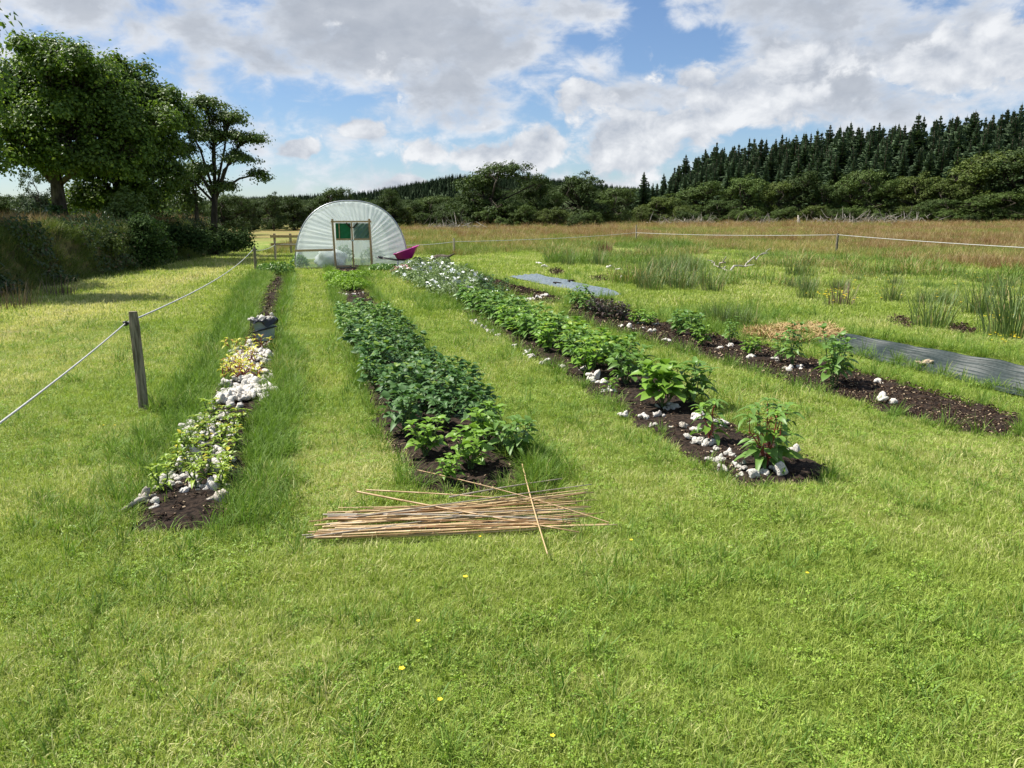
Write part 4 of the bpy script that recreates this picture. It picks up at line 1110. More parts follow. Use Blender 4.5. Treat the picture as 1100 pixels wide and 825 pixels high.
# ------------------------------------------------------------------ bed plants
def leaf_tmpl(name, mat, L=1.0, W=0.5, fold=0.12, droop=0.35, segs=4, lobed=0.0, peak=0.42):
    mb = MB(); vs = []; fs = []
    for i in range(segs + 1):
        t = i / segs
        w_ = W * 0.5 * (math.sin(math.pi * min(1, max(0.0, t)) ** (math.log(0.5) / math.log(peak))) ** 0.8) + (0.0 if 0 < i < segs else 0.006)
        if lobed and i % 2: w_ *= 1 + lobed
        x = L * t; z = -droop * L * t * t + 0.10 * L * math.sin(t * 3.1)
        vs += [(x, -w_, z + fold * w_ * 2), (x, 0, z), (x, w_, z + fold * w_ * 2)]
    for i in range(segs):
        o = i * 3
        fs += [(o, o + 3, o + 4, o + 1), (o + 1, o + 4, o + 5, o + 2)]
    mb.add(vs, fs); return mb.mesh(name, mat, True)
def mesh_arr(me):
    V = np.empty(len(me.vertices) * 3, np.float32); me.vertices.foreach_get('co', V)
    return V.reshape(-1, 3), np.array([list(p.vertices) for p in me.polygons], np.int32)
ML = {
 'dahlia': leafmat('dark_bushy_leaves', (0.050, 0.125, 0.032), (0.10, 0.195, 0.052), (0.19, 0.29, 0.045), 0.14, 0.30, 0.5, 0.35),
 'bright': leafmat('bright_green_leaves', (0.13, 0.27, 0.03), (0.23, 0.37, 0.05), (0.33, 0.43, 0.06), 0.10, 0.35, 0.45, 0.4),
 'mid': leafmat('mid_green_leaves', (0.085, 0.19, 0.036), (0.17, 0.29, 0.055), (0.26, 0.36, 0.07), 0.08, 0.32, 0.45, 0.4),
 'rosette': leafmat('yellow_green_leaves', (0.16, 0.27, 0.024), (0.32, 0.41, 0.04), (0.55, 0.48, 0.04), 0.06, 0.3, 0.45, 0.4),
 'yellow': leafmat('yellow_leaves', (0.46, 0.50, 0.05), (0.62, 0.58, 0.10), (0.40, 0.22, 0.05), 0.05, 0.3, 0.5, 0.3),
 'purple': leafmat('purple_brown_leaves', (0.042, 0.030, 0.032), (0.09, 0.065, 0.055), (0.06, 0.09, 0.035), 0.15, 0.15, 0.5, 0.4),
 'parsley': leafmat('fresh_green_leaflets', (0.16, 0.30, 0.024), (0.27, 0.41, 0.045), None, 0.0, 0.35),
 'grey': leafmat('grey_green_leaflets', (0.15, 0.23, 0.08), (0.27, 0.35, 0.15), None, 0.0, 0.3),
 'glossy': leafmat('dark_glossy_leaves', (0.036, 0.09, 0.022), (0.08, 0.16, 0.042), None, 0.0, 0.2, 0.3, 0.6),
}
M_STEM = surf('green_stem', (0.07, 0.12, 0.03), (0.12, 0.16, 0.05), 20.0, 0.6, 0.3, 0)
M_STEMR = surf('red_stem', (0.22, 0.05, 0.03), (0.32, 0.09, 0.06), 20.0, 0.6, 0.3, 0)
TM = {
 'dahlia': [leaf_tmpl('leaf', ML['dahlia'], 1, .60, .15, .35), leaf_tmpl('leaf', ML['dahlia'], 1, .52, .25, .5), leaf_tmpl('leaf', ML['dahlia'], 1, .68, .08, .2, lobed=.12)],
 'bright': [leaf_tmpl('leaf', ML['bright'], 1, .62, .15, .30, lobed=.2), leaf_tmpl('leaf', ML['bright'], 1, .55, .22, .45), leaf_tmpl('leaf', ML['bright'], 1, .70, .10, .25, lobed=.25)],
 'front': [leaf_tmpl('leaf', ML['mid'], 1, .40, .15, .45), leaf_tmpl('leaf', ML['mid'], 1, .34, .22, .6), leaf_tmpl('leaf', ML['bright'], 1, .42, .12, .3)],
 'mid': [leaf_tmpl('leaf', ML['mid'], 1, .52, .18, .45), leaf_tmpl('leaf', ML['mid'], 1, .46, .25, .6), leaf_tmpl('leaf', ML['mid'], 1, .60, .12, .3, lobed=.2)],
 'rosette': [leaf_tmpl('leaf', ML['rosette'], 1, .45, .2, .2, 3), leaf_tmpl('leaf', ML['rosette'], 1, .38, .3, .5, 3)],
 'yellow': [leaf_tmpl('leaf', ML['yellow'], 1, .42, .2, .3, 3), leaf_tmpl('leaf', ML['yellow'], 1, .36, .3, .6, 3)],
 'purple': [leaf_tmpl('leaf', ML['purple'], 1, .5, .2, .4, 3), leaf_tmpl('leaf', ML['purple'], 1, .42, .3, .2, 3)],
 'glossy': [leaf_tmpl('leaf', ML['glossy'], 1, .5, .15, .3, 3), leaf_tmpl('leaf', ML['glossy'], 1, .45, .25, .5, 3)],
}
def layout(seed, nst, h, spread, nodes, per, lmin, lmax, pitch=0.35, low=0.25, petiole=0.35, top=4, tpitch=0.9):
    """stems as point lists and leaves as (matrix, variant) of one bushy plant"""
    rng = np.random.default_rng(seed); stems, leaves = [], []
    for s in range(nst):
        a = 2 * math.pi * s / nst + rng.normal(0, .35); out = spread * (0.25 + 0.75 * rng.uniform()) if nst > 1 else 0.02
        hh = h * rng.uniform(0.72, 1.05); pts = []
        for k in range(5):
            t = k / 4; pts.append(Vector((math.cos(a) * out * t ** 0.8 + 0.01 * rng.normal(), math.sin(a) * out * t ** 0.8 + 0.01 * rng.normal(), hh * t)))
        stems.append((pts, [0.007, 0.006, 0.005, 0.004, 0.002]))
        for k in range(nodes):
            t = low + (1 - low) * (k + rng.uniform(0, .6)) / nodes; t = min(t, 0.99)
            i = min(int(t * 4), 3); p = pts[i].lerp(pts[i + 1], t * 4 - i)
            for q in range(per):
                az_ = a + k * 1.57 + q * 2 * math.pi / per + rng.normal(0, .4)
                L = rng.uniform(lmin, lmax) * (1.05 - 0.45 * t)
                pt = pitch * rng.uniform(0.2, 1.4) + 0.3 * t
                d = Vector((math.cos(az_) * math.cos(pt), math.sin(az_) * math.cos(pt), math.sin(pt)))
                base = p + d * L * petiole
                if petiole > 0.2: stems.append(([p, base], [0.0028, 0.0020]))
                M = Matrix.Translation(base) @ Matrix.Rotation(az_, 4, 'Z') @ Matrix.Rotation(-pt * 0.7 + 0.1, 4, 'Y') @ Matrix.Rotation(rng.normal(0, .35), 4, 'X') @ Matrix.Scale(L, 4)
                leaves.append((M, int(rng.integers(0, 99))))
        for q in range(top):
            az_ = a + q * 2 * math.pi / max(top, 1) + rng.normal(0, .3); L = rng.uniform(lmin, lmax) * 0.62
            M = Matrix.Translation(pts[-1]) @ Matrix.Rotation(az_, 4, 'Z') @ Matrix.Rotation(-tpitch * rng.uniform(.5, 1.1), 4, 'Y') @ Matrix.Scale(L, 4)
            leaves.append((M, int(rng.integers(0, 99))))
    return stems, leaves
def stem_mesh(stems, mat):
    mb = MB()
    for pts, rad in stems: mb.tube(pts, rad, 5, False)
    return mb.mesh('stem', mat, True)
ARR = {id(me): mesh_arr(me) for k in TM for me in TM[k]}
def foliage_mesh(leaves, tmpl):
    Vs, Fs, o = [], [], 0
    for M, v in leaves:
        V, Fq = ARR[id(tmpl[v % len(tmpl)])]
        Mn = np.array(M); Vs.append(V @ Mn[:3, :3].T + Mn[:3, 3]); Fs.append(Fq + o); o += len(V)
    return np_mesh('foliage', np.concatenate(Vs), np.concatenate(Fs), tmpl[0].materials[0], True)
PROTO = {}
def plant(kind, name, px, py, label, group, cat='plant', lay_=None, seed=0, scl=1.0, split=False, smat=None, rz=None, z=0.03, tkind=None):
    """one plant; split = every leaf an object of its own (near plants), else the foliage joined"""
    p = P(px, py); rng = np.random.default_rng(seed + 977)
    t = thing(name, label, cat, (p.x, p.y, z + gzf(p.x, p.y)), rng.uniform(0, 6.28) if rz is None else rz, group)
    t.scale = (scl, scl, scl)
    key = (kind, seed % 6 if not split else seed, split)
    if key not in PROTO:
        st, lv = layout(seed if split else seed % 6, **lay_)
        PROTO[key] = (stem_mesh(st, smat or M_STEM), lv, None if split else foliage_mesh(lv, TM[tkind or kind]))
    sm, lv, fm = PROTO[key]
    part('stem', sm, t)
    if split:
        for M, v in lv:
            tm = TM[tkind or kind]; o = part('leaf', tm[v % len(tm)], t); o.matrix_local = M
    else:
        part('foliage', fm, t, kind='stuff')
    return t
LAY = {
 'dahlia': dict(nst=8, h=.40, spread=.22, nodes=4, per=2, lmin=.10, lmax=.17, pitch=.3, top=4),
 'bright': dict(nst=7, h=.26, spread=.15, nodes=4, per=2, lmin=.075, lmax=.12, pitch=.4, top=4),
 'mid': dict(nst=7, h=.36, spread=.20, nodes=4, per=2, lmin=.10, lmax=.18, pitch=.35, top=4),
 'front': dict(nst=8, h=.42, spread=.20, nodes=5, per=2, lmin=.11, lmax=.17, pitch=.2, top=5, low=.10, tpitch=.5),
 'rosette': dict(nst=3, h=.14, spread=.055, nodes=2, per=3, lmin=.045, lmax=.08, pitch=.5, top=7, petiole=.1, tpitch=.8),
 'yellow': dict(nst=4, h=.15, spread=.13, nodes=2, per=1, lmin=.08, lmax=.12, pitch=.3, top=2, petiole=.3),
 'purple': dict(nst=8, h=.30, spread=.18, nodes=4, per=2, lmin=.08, lmax=.13, pitch=.5, top=3),
 'glossy': dict(nst=8, h=.42, spread=.24, nodes=4, per=3, lmin=.09, lmax=.14, pitch=.3, top=3),
 'tall': dict(nst=4, h=.50, spread=.14, nodes=6, per=2, lmin=.10, lmax=.15, pitch=.3, top=4),
}
# second bed: the near, bright plants first
G2 = 'leafy plants of the bed behind the canes'
for i, (px, py, sc_, kd, lb) in enumerate(((457, 494, 1.0, 'bright', 'bright green bushy plant at the near left corner of the bed behind the canes'), (506, 508, 1.05, 'bright', 'bright green plant with lobed leaves nearest the middle of the cane heap'),
        (522, 482, 1.1, 'bright', 'fresh green bushy plant behind the lobed one, against the dark row'), (481, 522, .62, 'bright', 'lowest small bright plant touching the tip of the long diagonal cane'),
        (550, 494, .8, 'mid', 'sparse drooping plant at the near right corner of the bed behind the canes'))):
    plant(kd, 'leafy_plant', px, py, lb, G2, lay_=LAY[kd], seed=100 + i, scl=sc_, split=True)
rngB = np.random.default_rng(8)
cands = []
e0, e1 = P(482, 462), P(388, 342)
ax = (e1 - e0).normalized(); sd = Vector((ax.y, -ax.x, 0)); Lb = (e1 - e0).length
k = 0; s = 0.0
while s < Lb:
    for j, tt in enumerate((-0.31, -0.02, 0.25)):
        q = e0 + ax * (s + rngB.normal(0, .07) + 0.12 * (j % 2)) + sd * (tt + rngB.normal(0, .05))
        cands.append((q, k, j))
    s += 0.34; k += 1
def unproj_plant(q, *a, **kw):
    t = plant(a[0], a[1], 550, 500, *a[2:], **kw); t.location = (q.x, q.y, 0.03); return t
ORD = ['nearest', 'second', 'third', 'fourth', 'fifth', 'sixth', 'seventh', 'eighth', 'ninth', 'tenth', 'eleventh', 'twelfth', 'thirteenth', 'fourteenth', 'fifteenth', 'sixteenth', 'seventeenth', 'eighteenth', 'nineteenth', 'twentieth', 'twenty-first', 'twenty-second', 'twenty-third', 'twenty-fourth']
for i, (q, kk, jj) in enumerate(cands):
    first = i < 3
    kd = 'dahlia' if q.y < P(400, 375).y or rngB.uniform() < .35 else 'mid'
    near = q.y < P(450, 420).y
    lb = ['dark leafy bush at the near right end of the dense row behind the canes', 'dark leafy bush at the near end of the dense row, in its middle', 'dark leafy bush at the near left end of the dense row behind the canes'][2 - i] if first else \
         ORD[kk] + (' dark bush' if kd == 'dahlia' else ' mid green bush') + ' from the near end along the ' + ('right side', 'middle', 'left side')[jj] + ' of the dense row'
    unproj_plant(q, kd, 'leafy_plant', lb, G2, lay_=LAY[kd], seed=i + 3, scl=rngB.uniform(.54, .92), split=first)
# parsley clump before the tunnel
def frond_clump(name, px, py, w_, h, n, mat, label, cat='plant', group=None, size=(.05, .09), seed=0, dome=True, stems=10):
    rng = np.random.default_rng(seed); p = P(px, py)
    t = thing(name, label, cat, (p.x, p.y, 0.02 + gzf(p.x, p.y)), rng.uniform(0, 6.28), group)
    th = rng.uniform(0, 6.283, n); r = np.sqrt(rng.uniform(0, 1, n)); zz = rng.uniform(0.15, 1, n) ** 0.7
    C = np.stack([np.cos(th) * r * w_, np.sin(th) * r * w_, h * zz * np.sqrt(np.clip(1.05 - r * r * 0.75, 0, 1))], 1)
    Nn = np.stack([np.cos(th) * r, np.sin(th) * r, np.full(n, .8)], 1) + rng.normal(0, .5, (n, 3))
    V, Fq = leafcards(rng, C, Nn, rng.uniform(size[0], size[1], n), rng.uniform(size[0], size[1], n) * .55, .1)
    part('foliage', np_mesh('foliage', V, Fq, mat), t, kind='stuff')
    mb = MB()
    for i in range(stems):
        a = rng.uniform(0, 6.28); rr = w_ * rng.uniform(.2, .8)
        mb.tube([(0.2 * rr * math.cos(a), 0.2 * rr * math.sin(a), 0), (rr * math.cos(a), rr * math.sin(a), h * .75)], [.006, .003], 4, False)
    part('stem', mb.mesh('stem', M_STEM), t)
    return t
for i, (px, py) in enumerate(((368, 312), (382, 313), (376, 304), (362, 303), (386, 303))):
    frond_clump('herb_clump', px, py, .40, .32, 700, ML['parsley'], ['bright feathery herb clump at the near left of the patch before the tunnel doors', 'bright feathery herb clump at the near right of the patch before the tunnel doors', 'feathery herb clump in the middle of the patch before the tunnel doors', 'feathery herb clump at the far left of the patch before the tunnel', 'feathery herb clump at the far right of the patch before the tunnel'][i], 'herb', 'herbs before the tunnel doors', seed=i)
for i, (px, py) in enumerate(((364, 317), (372, 318), (381, 318), (388, 317))):
    wool(px, py, .075, ['leftmost', 'second from the left', 'third from the left', 'rightmost'][i] + ' of the small white clumps before the feathery herbs', 'white clumps before the herbs')
# third bed
G3 = 'leafy plants of the long middle bed'
plant('front', 'leafy_plant', 823, 505, 'bushy plant with long pale leaves at the nearest end of the middle bed', G3, lay_=LAY['front'], seed=11, scl=1.05, split=True, smat=M_STEMR)
plant('front', 'leafy_plant', 762, 476, 'small plant with drooping leaves and red stem, second in the middle bed', G3, lay_=dict(LAY['front'], nst=3, h=.34, spread=.08), seed=12, scl=.95, split=True, smat=M_STEMR)
plant('bright', 'leafy_plant', 712, 440, 'plant with a large bright lobed leaf on the near edge of the middle bed', G3, lay_=dict(LAY['bright'], h=.32, lmin=.14, lmax=.22), seed=13, scl=1.1, split=True)
plant('mid', 'leafy_plant', 741, 436, 'dark bushy plant on the far side of the lobed-leaf plant', G3, lay_=LAY['mid'], seed=14, scl=1.1, split=True)
plant('mid', 'leafy_plant', 672, 416, 'medium green plant just beyond the lobed-leaf plant in the middle bed', G3, lay_=LAY['mid'], seed=15, scl=1.0, split=True)
plant('bright', 'leafy_plant', 657, 424, 'small light-leaved seedling at the near edge of the middle bed', G3, lay_=dict(LAY['bright'], nst=3), seed=16, scl=.6, split=True)
e0, e1 = P(650, 402), P(508, 330); ax = (e1 - e0).normalized(); sd = Vector((ax.y, -ax.x, 0)); Lb = (e1 - e0).length
s = 0.0; i = 0
while s < Lb:
    for tt in (-0.16, 0.22):
        q = e0 + ax * (s + rngB.normal(0, .08)) + sd * (tt + rngB.normal(0, .06)); kd = 'bright' if rngB.uniform() < .45 and s < Lb * .6 else 'mid'
        unproj_plant(q, kd, 'leafy_plant', ORD[i // 2] + (' bright plant' if kd == 'bright' else ' darker plant') + ' from the near end on the ' + ('far' if tt < 0 else 'near') + ' side of the crowded middle bed', G3, lay_=LAY[kd], seed=i, scl=rngB.uniform(.85, 1.1) * (1.3 if kd == 'bright' else 1.0)); i += 1
    s += 0.36
for px, py, lb in ((534, 326, 'dark glossy bush at the far end of the middle bed, on its right'), (520, 318, 'dark glossy bush just before the white flowers'), (496, 331, 'low dark plant on the left edge of the middle bed near the flowers')):
    plant('glossy', 'dark_bush', px, py, lb, G3, 'bush', lay_=LAY['glossy'], seed=px, scl=1.15 if px != 496 else .75)
# white flowers
M_PETAL = surf('white_petals', (0.78, 0.80, 0.76), (0.85, 0.86, 0.83), 20, .7, .2, 0)
M_PINKP = surf('pink_petals', (0.55, 0.26, 0.28), (0.68, 0.42, 0.42), 20, .7, .2, 0)
M_LIME = surf('lime_flower_heads', (0.38, 0.45, 0.10), (0.5, 0.55, 0.2), 20, .7, .2, 0)
def flowers(t, n, w_, h, mat, seed, size=.05, name='blossom'):
    rng = np.random.default_rng(seed); mb = MB()
    for i in range(n):
        a = rng.uniform(0, 6.28); r = w_ * math.sqrt(rng.uniform()); c = Vector((math.cos(a) * r, math.sin(a) * r, h * rng.uniform(.65, 1.1) * math.sqrt(max(0, 1.1 - (r / w_) ** 2 * .6))))
        q = Euler((rng.normal(0, .4), rng.normal(0, .4), rng.uniform(0, 6))).to_matrix(); s = size * rng.uniform(.6, 1.3)
        for k in range(6):
            th = k * 1.047; u = Vector((math.cos(th), math.sin(th), 0)); v = Vector((-u.y, u.x, 0))
            mb.add([c, c + q @ (u * s * .6 - v * s * .3 + Vector((0, 0, s * .2))), c + q @ (u * s), c + q @ (u * s * .6 + v * s * .3 + Vector((0, 0, s * .2)))], [(0, 1, 2, 3)])
    part(name, mb.mesh(name, mat), t, kind='stuff')
GWF = 'white-flowered plants at the far end of the middle bed'
fl = [(436, 300), (448, 306), (462, 312), (476, 318), (490, 322), (442, 294), (456, 298), (470, 304), (484, 309), (498, 314), (508, 318), (452, 290), (466, 293), (480, 298), (494, 303), (504, 308), (462, 289), (476, 290), (490, 296)]
for i, (px, py) in enumerate(fl):
    lb = {0: 'plant with a big white flower head at the far left of the flower row', 4: 'white-flowered plant at the near left of the flower row', 10: 'white-flowered plant at the near right of the flower row'}.get(i, 'white-flowered grey-green plant in the crowded flower row')
    t = frond_clump('flowering_plant', px, py, .42, .33 + .05 * (i % 3), 420, ML['grey'], lb, 'flowers', GWF, (.05, .11), 200 + i)
    flowers(t, 9 if i % 3 else 15, .42, .38, M_PETAL, 300 + i, .055 if i % 4 else .075)
    if i > 10: flowers(t, 7, .38, .40, M_LIME, 330 + i, .045, 'flower_head')
t = frond_clump('flowering_plant', 432, 297, .34, .28, 260, ML['grey'], 'pink-flowered plant at the far left corner of the flower row near the wheelbarrow', 'flowers', None, (.05, .1), 250)
flowers(t, 60, .34, .30, M_PINKP, 251, .06)
# fourth bed
G4 = 'small plants of the right soil bed'
for i, (px, py, kd, s_, nm, lb) in enumerate(((622, 333, 'mid', 1.0, 'leafy_plant', 'green plant at the far end of the right bed, left of the purple ones'), (632, 336, 'mid', .8, 'leafy_plant', 'green plant touching the purple ones at the far end of the right bed'),
        (641, 342, 'purple', 1.0, 'purple_plant', 'leftmost of the dark purple leafy plants in the right bed'), (650, 344, 'purple', .9, 'purple_plant', 'second from the left of the dark purple leafy plants'), (660, 346, 'purple', .9, 'purple_plant', 'third from the left of the dark purple leafy plants'), (669, 346, 'purple', .85, 'purple_plant', 'rightmost of the dark purple leafy plants in the right bed'),
        (683, 350, 'bright', .75, 'leafy_plant', 'pale leafy plant with white wool in front, right of the purple plants'), (697, 352, 'bright', .8, 'leafy_plant', 'pale leafy plant second to the right of the purple ones'),
        (729, 362, 'mid', .85, 'leafy_plant', 'left one of the three crowded plants in the middle of the right bed'), (744, 366, 'mid', .9, 'leafy_plant', 'centre one of the three crowded plants in the middle of the right bed'), (754, 374, 'bright', .9, 'leafy_plant', 'nearest one of the three crowded plants in the middle of the right bed'),
        (784, 372, 'tall', .62, 'leafy_plant', 'upright plant on the grass edge by two white wool clumps'), (806, 385, 'bright', .75, 'leafy_plant', 'low lone plant with toothed leaves in the right bed'), (839, 391, 'tall', .65, 'leafy_plant', 'upright plant left of the tallest pair near the dark sheet'),
        (851, 396, 'tall', .85, 'leafy_plant', 'tall plant before the straw, left of the tallest plant'), (893, 417, 'tall', 1.05, 'leafy_plant', 'tallest leggy plant in the right bed in front of the dark sheet'), (899, 412, 'tall', .8, 'leafy_plant', 'leggy plant just behind the tallest one by the dark sheet'))):
    plant(kd, nm, px, py, lb, G4, lay_=LAY[kd], seed=i + (400 if kd == 'tall' else 0), scl=s_ * 1.1, tkind='mid' if kd == 'tall' else None, split=kd == 'tall')
# first bed: yellow-green rosettes and yellow-leaved plants
G1 = 'yellow-green rosette plants of the left bed'
ros = [(172, 533, 'nearest left rosette plant, standing at the grass edge of the left bed'), (206, 529, 'rosette plant in the middle of the near end of the left bed'), (236, 533, 'rosette plant above the greyish wool clump at the near right corner'),
       (183, 514, ''), (199, 512, ''), (217, 515, ''), (236, 512, ''), (246, 519, ''), (190, 498, ''), (206, 497, ''), (224, 498, ''), (242, 499, ''), (199, 484, ''), (216, 482, ''), (234, 484, ''), (250, 486, ''), (214, 470, ''), (232, 469, ''), (248, 471, ''), (226, 457, ''), (243, 459, ''), (258, 462, '')]
for i, (px, py, lb) in enumerate(ros):
    plant('rosette', 'rosette_plant', px + 4 + rngB.normal(0, 2), py + rngB.normal(0, 2), lb or 'yellow-green rosette plant amid white wool in the near half of the left bed', G1, lay_=LAY['rosette'], seed=i + 50, scl=rngB.uniform(.95, 1.25), split=i < 3)
for i in range(14):
    t = rngB.uniform(); px = 267 - 6 * t + rngB.uniform(-1, 1) * 23 - 4; py = 374 + 40 * t
    plant('yellow', 'yellow_plant', px, py, 'yellow-leaved plant with red stems growing through the dense wool heap', 'yellow-leaved plants in the wool heap', lay_=LAY['yellow'], seed=i + 80, scl=rngB.uniform(.75, 1.05), smat=M_STEMR, z=.07)
# weeds at the tunnel foot and by post
for px, py, w_, h, lb in ((300, 296, .5, .42, 'loose clump of tall weeds at the left corner of the polytunnel'), (418, 291, .35, .22, 'clump of green weeds under the wheelbarrow handles'), (408, 292, .4, .25, 'low green weed clump right of the tunnel doors'), (288, 293, .35, .3, 'small weed clump right of the second fence post')):
    frond_clump('weed_clump', px, py, w_, h, 500, ML['mid'], lb, 'weeds', 'weeds around the polytunnel', (.06, .14), px)

# ------------------------------------------------------------------ rushes, dock, dry stems in the rough part
def blades(rng, n, w_, h0, h1, wid, lean, seg=3):
    V, Fq = [], []
    for i in range(n):
        a = rng.uniform(0, 6.28); r = w_ * math.sqrt(rng.uniform()); L = rng.uniform(h0, h1); d = a + rng.normal(0, .6); ln = abs(rng.normal(0, lean)) + r / w_ * lean
        hd = Vector((math.cos(d), math.sin(d), 0)); sd = Vector((-hd.y, hd.x, 0)); p = Vector((math.cos(a) * r, math.sin(a) * r, 0)); o = len(V); ang = ln * .4
        for s in range(seg + 1):
            ww = wid * .5 * (1 - .85 * s / seg); V += [tuple(p - sd * ww), tuple(p + sd * ww)]
            p = p + (hd * math.sin(ang) + Vector((0, 0, math.cos(ang)))) * (L / seg); ang += ln * .35
        for s in range(seg): Fq.append((o + 2 * s, o + 2 * s + 1, o + 2 * s + 3, o + 2 * s + 2))
    return V, Fq
M_RUSH = leafmat('rush_stems', (0.085, 0.145, 0.038), (0.17, 0.23, 0.07), (0.36, 0.28, 0.13), .12, .2)
M_DOCK = leafmat('dock_seed_stems', (0.12, 0.04, 0.018), (0.20, 0.075, 0.03), None, .0, .1)
M_TEASEL = leafmat('dry_brown_stems', (0.10, 0.075, 0.045), (0.22, 0.16, 0.10), None, .0, .1)
RM = []
for s in range(4):
    V, Fq = blades(np.random.default_rng(500 + s), 130, .32, .45, .95, .017, .35); RM.append(np_mesh('rush_clump', V, Fq, M_RUSH))
rngR = np.random.default_rng(19)
rushes = [(rngR.uniform(598, 822), rngR.uniform(268, 314), rngR.uniform(.45, .9), '') for _ in range(46)] + [(rngR.uniform(830, 1095), rngR.uniform(284, 330), rngR.uniform(.3, .6), '') for _ in range(22)] + [(1000, 352, .85, 'broad rush clump standing beside a bare soil patch in front of the right fence'), (1052, 338, .80, 'rush clump left of the tallest one at the right edge of the plot'), (1085, 362, 1.15, 'tallest rush clump near the right edge, behind the dark sheet'), (1098, 348, 1.05, 'rush clump just behind the tallest one at the right edge'),
          (700, 312, .8, ''), (716, 308, .85, ''), (732, 312, .9, ''), (748, 306, .9, ''), (690, 304, .8, ''), (660, 300, .7, ''), (764, 314, .8, ''), (724, 297, .9, ''), (706, 294, .85, ''), (742, 294, .85, ''), (610, 286, .7, ''), (760, 300, .8, ''), (838, 298, .8, ''), (852, 297, .8, ''), (866, 298, .7, ''), (824, 300, .7, ''), (788, 352, .55, ''), (770, 348, .55, ''), (802, 354, .5, ''), (1020, 330, .5, '')]
for i, (px, py, s_, lb) in enumerate(rushes):
    if not lb and (748 < px < 842 and 276 < py < 312 or px < 690 and py > 288): continue
    p = P(px, py)
    o = part('rush_clump', RM[i % 4], None, (p.x, p.y, gzf(p.x, p.y) - .02), (0, 0, i * 1.3), (s_ * 1.1, s_ * 1.1, s_))
    tag(o, lb or 'upright green rush clump among many in the rough grass of the plot', 'rushes', 'rush clumps in the rough grass')
for px, py, mat, h, n, w_, nm, lb in ((650, 277, M_DOCK, 1.0, 160, .30, 'dock', 'rust-brown dock seed stand alone in front of the far fence'), (903, 328, M_TEASEL, .62, 60, .28, 'dry_stalk_clump', 'clump of dry brown stems beside small yellow flowers'), (10, 332, M_TEASEL, .62, 90, .6, 'dry_stalk_clump', 'dead brown seed stalks at the foot of the hedge bank, at the photo edge'),
                                  (60, 318, M_TEASEL, .55, 60, .5, 'dry_stalk_clump', 'sparse dead stalks at the foot of the hedge bank in shade'), (1062, 268, M_DOCK, .9, 120, .4, 'dock', 'red-brown dock stand behind the right fence'), (1030, 262, M_DOCK, .9, 100, .5, 'dock', 'dark red dock stand in the tall field grass')):
    p = P(px, py); V, Fq = blades(np.random.default_rng(int(px)), n, w_, h * .5, h, .016, .3)
    tag(part(nm, np_mesh(nm, V, Fq, mat), None, (p.x, p.y, gzf(p.x, p.y))), lb, 'dry plant')
# yellow flowers in the grass
mb = MB(); rngy = np.random.default_rng(31); M_YEL = surf('yellow_petals', (0.75, 0.55, 0.02), (0.8, 0.62, 0.03), 20, .6, .3, 0)
ysp = [(895 + rngy.normal(0, 14), 329 + rngy.normal(0, 4)) for _ in range(34)] + [(1080 + rngy.normal(0, 14), 362 + rngy.normal(0, 4)) for _ in range(40)] + [(rngy.uniform(0, 1100), rngy.uniform(440, 820)) for _ in range(5)] + [(rngy.uniform(850, 1100), rngy.uniform(280, 340)) for _ in range(60)] + [(203, 395), (207, 394), (112, 463), (124, 463), (432, 731), (473, 765), (500, 630)]
for px, py in ysp:
    p = P(px, py); h = .05 + .2 * (py < 360); s = rngy.uniform(.008, .013) if py > 390 else .026
    for k in range(5):
        th = k * 1.2566; u = Vector((math.cos(th), math.sin(th), .3)); v = Vector((-u.y, u.x, 0)); c = p + Vector((0, 0, h))
        mb.add([c, c + u * s * .7 - v * s * .45, c + u * s * 1.1, c + u * s * .7 + v * s * .45], [(0, 1, 2, 3)])
    mb.tube([p, p + Vector((0, 0, h))], .0012 if py > 390 else .003, 3, False, mi=1)
mb.build('buttercup_flowers', [M_YEL, M_STEM], None)['kind'] = 'stuff'

for x_, y_, w_, h_, lb in ((-1.55, .9, .35, .5, 'dim green crop inside the polytunnel left of the sack'), (1.1, 1.4, .5, .7, 'dim green crop inside the polytunnel behind its right film'), (.3, 2.2, .4, .8, 'dim green crop inside the polytunnel behind the doors')):
    t = frond_clump('tunnel_crop', 400, 300, w_, h_, 260, ML['mid'], lb, 'crop', 'crops inside the polytunnel', (.08, .16), int(x_ * 10) + 90); t.location = tl(x_, y_)
# ------------------------------------------------------------------ trees
LM = {
 'oak': leafmat('oak_leaves', (0.060, 0.115, 0.017), (0.135, 0.205, 0.034), (0.22, 0.30, 0.042), .12, .42, .45, .35, .2, .9),
 'beech': leafmat('beech_leaves', (0.075, 0.125, 0.026), (0.14, 0.195, 0.042), None, 0, .30, .45, .35, .2),
 'far': leafmat('woodland_leaves', (0.036, 0.066, 0.014), (0.076, 0.114, 0.026), None, 0, .2, .6, .2, .35),
 'farlight': leafmat('pale_woodland_leaves', (0.060, 0.102, 0.020), (0.11, 0.158, 0.036), None, 0, .2, .6, .2, .35),
 'olive': leafmat('willow_leaves', (0.066, 0.098, 0.019), (0.118, 0.152, 0.033), None, 0, .25, .6, .2, .3),
 'dark': leafmat('shrub_leaves', (0.026, 0.056, 0.014), (0.060, 0.100, 0.026), None, 0, .25, .75, .1, .3),
 'ivy': leafmat('ivy_leaves', (0.035, 0.085, 0.020), (0.080, 0.15, 0.035), None, 0, .15, .35, .5, .2),
 'larch': leafmat('larch_sprays', (0.060, 0.090, 0.045), (0.10, 0.135, 0.07), None, 0, .25, .6, .2, .2),
 'conifer': leafmat('conifer_sprays', (0.038, 0.068, 0.030), (0.086, 0.128, 0.058), None, 0, .12, .6, .2, .45),
}
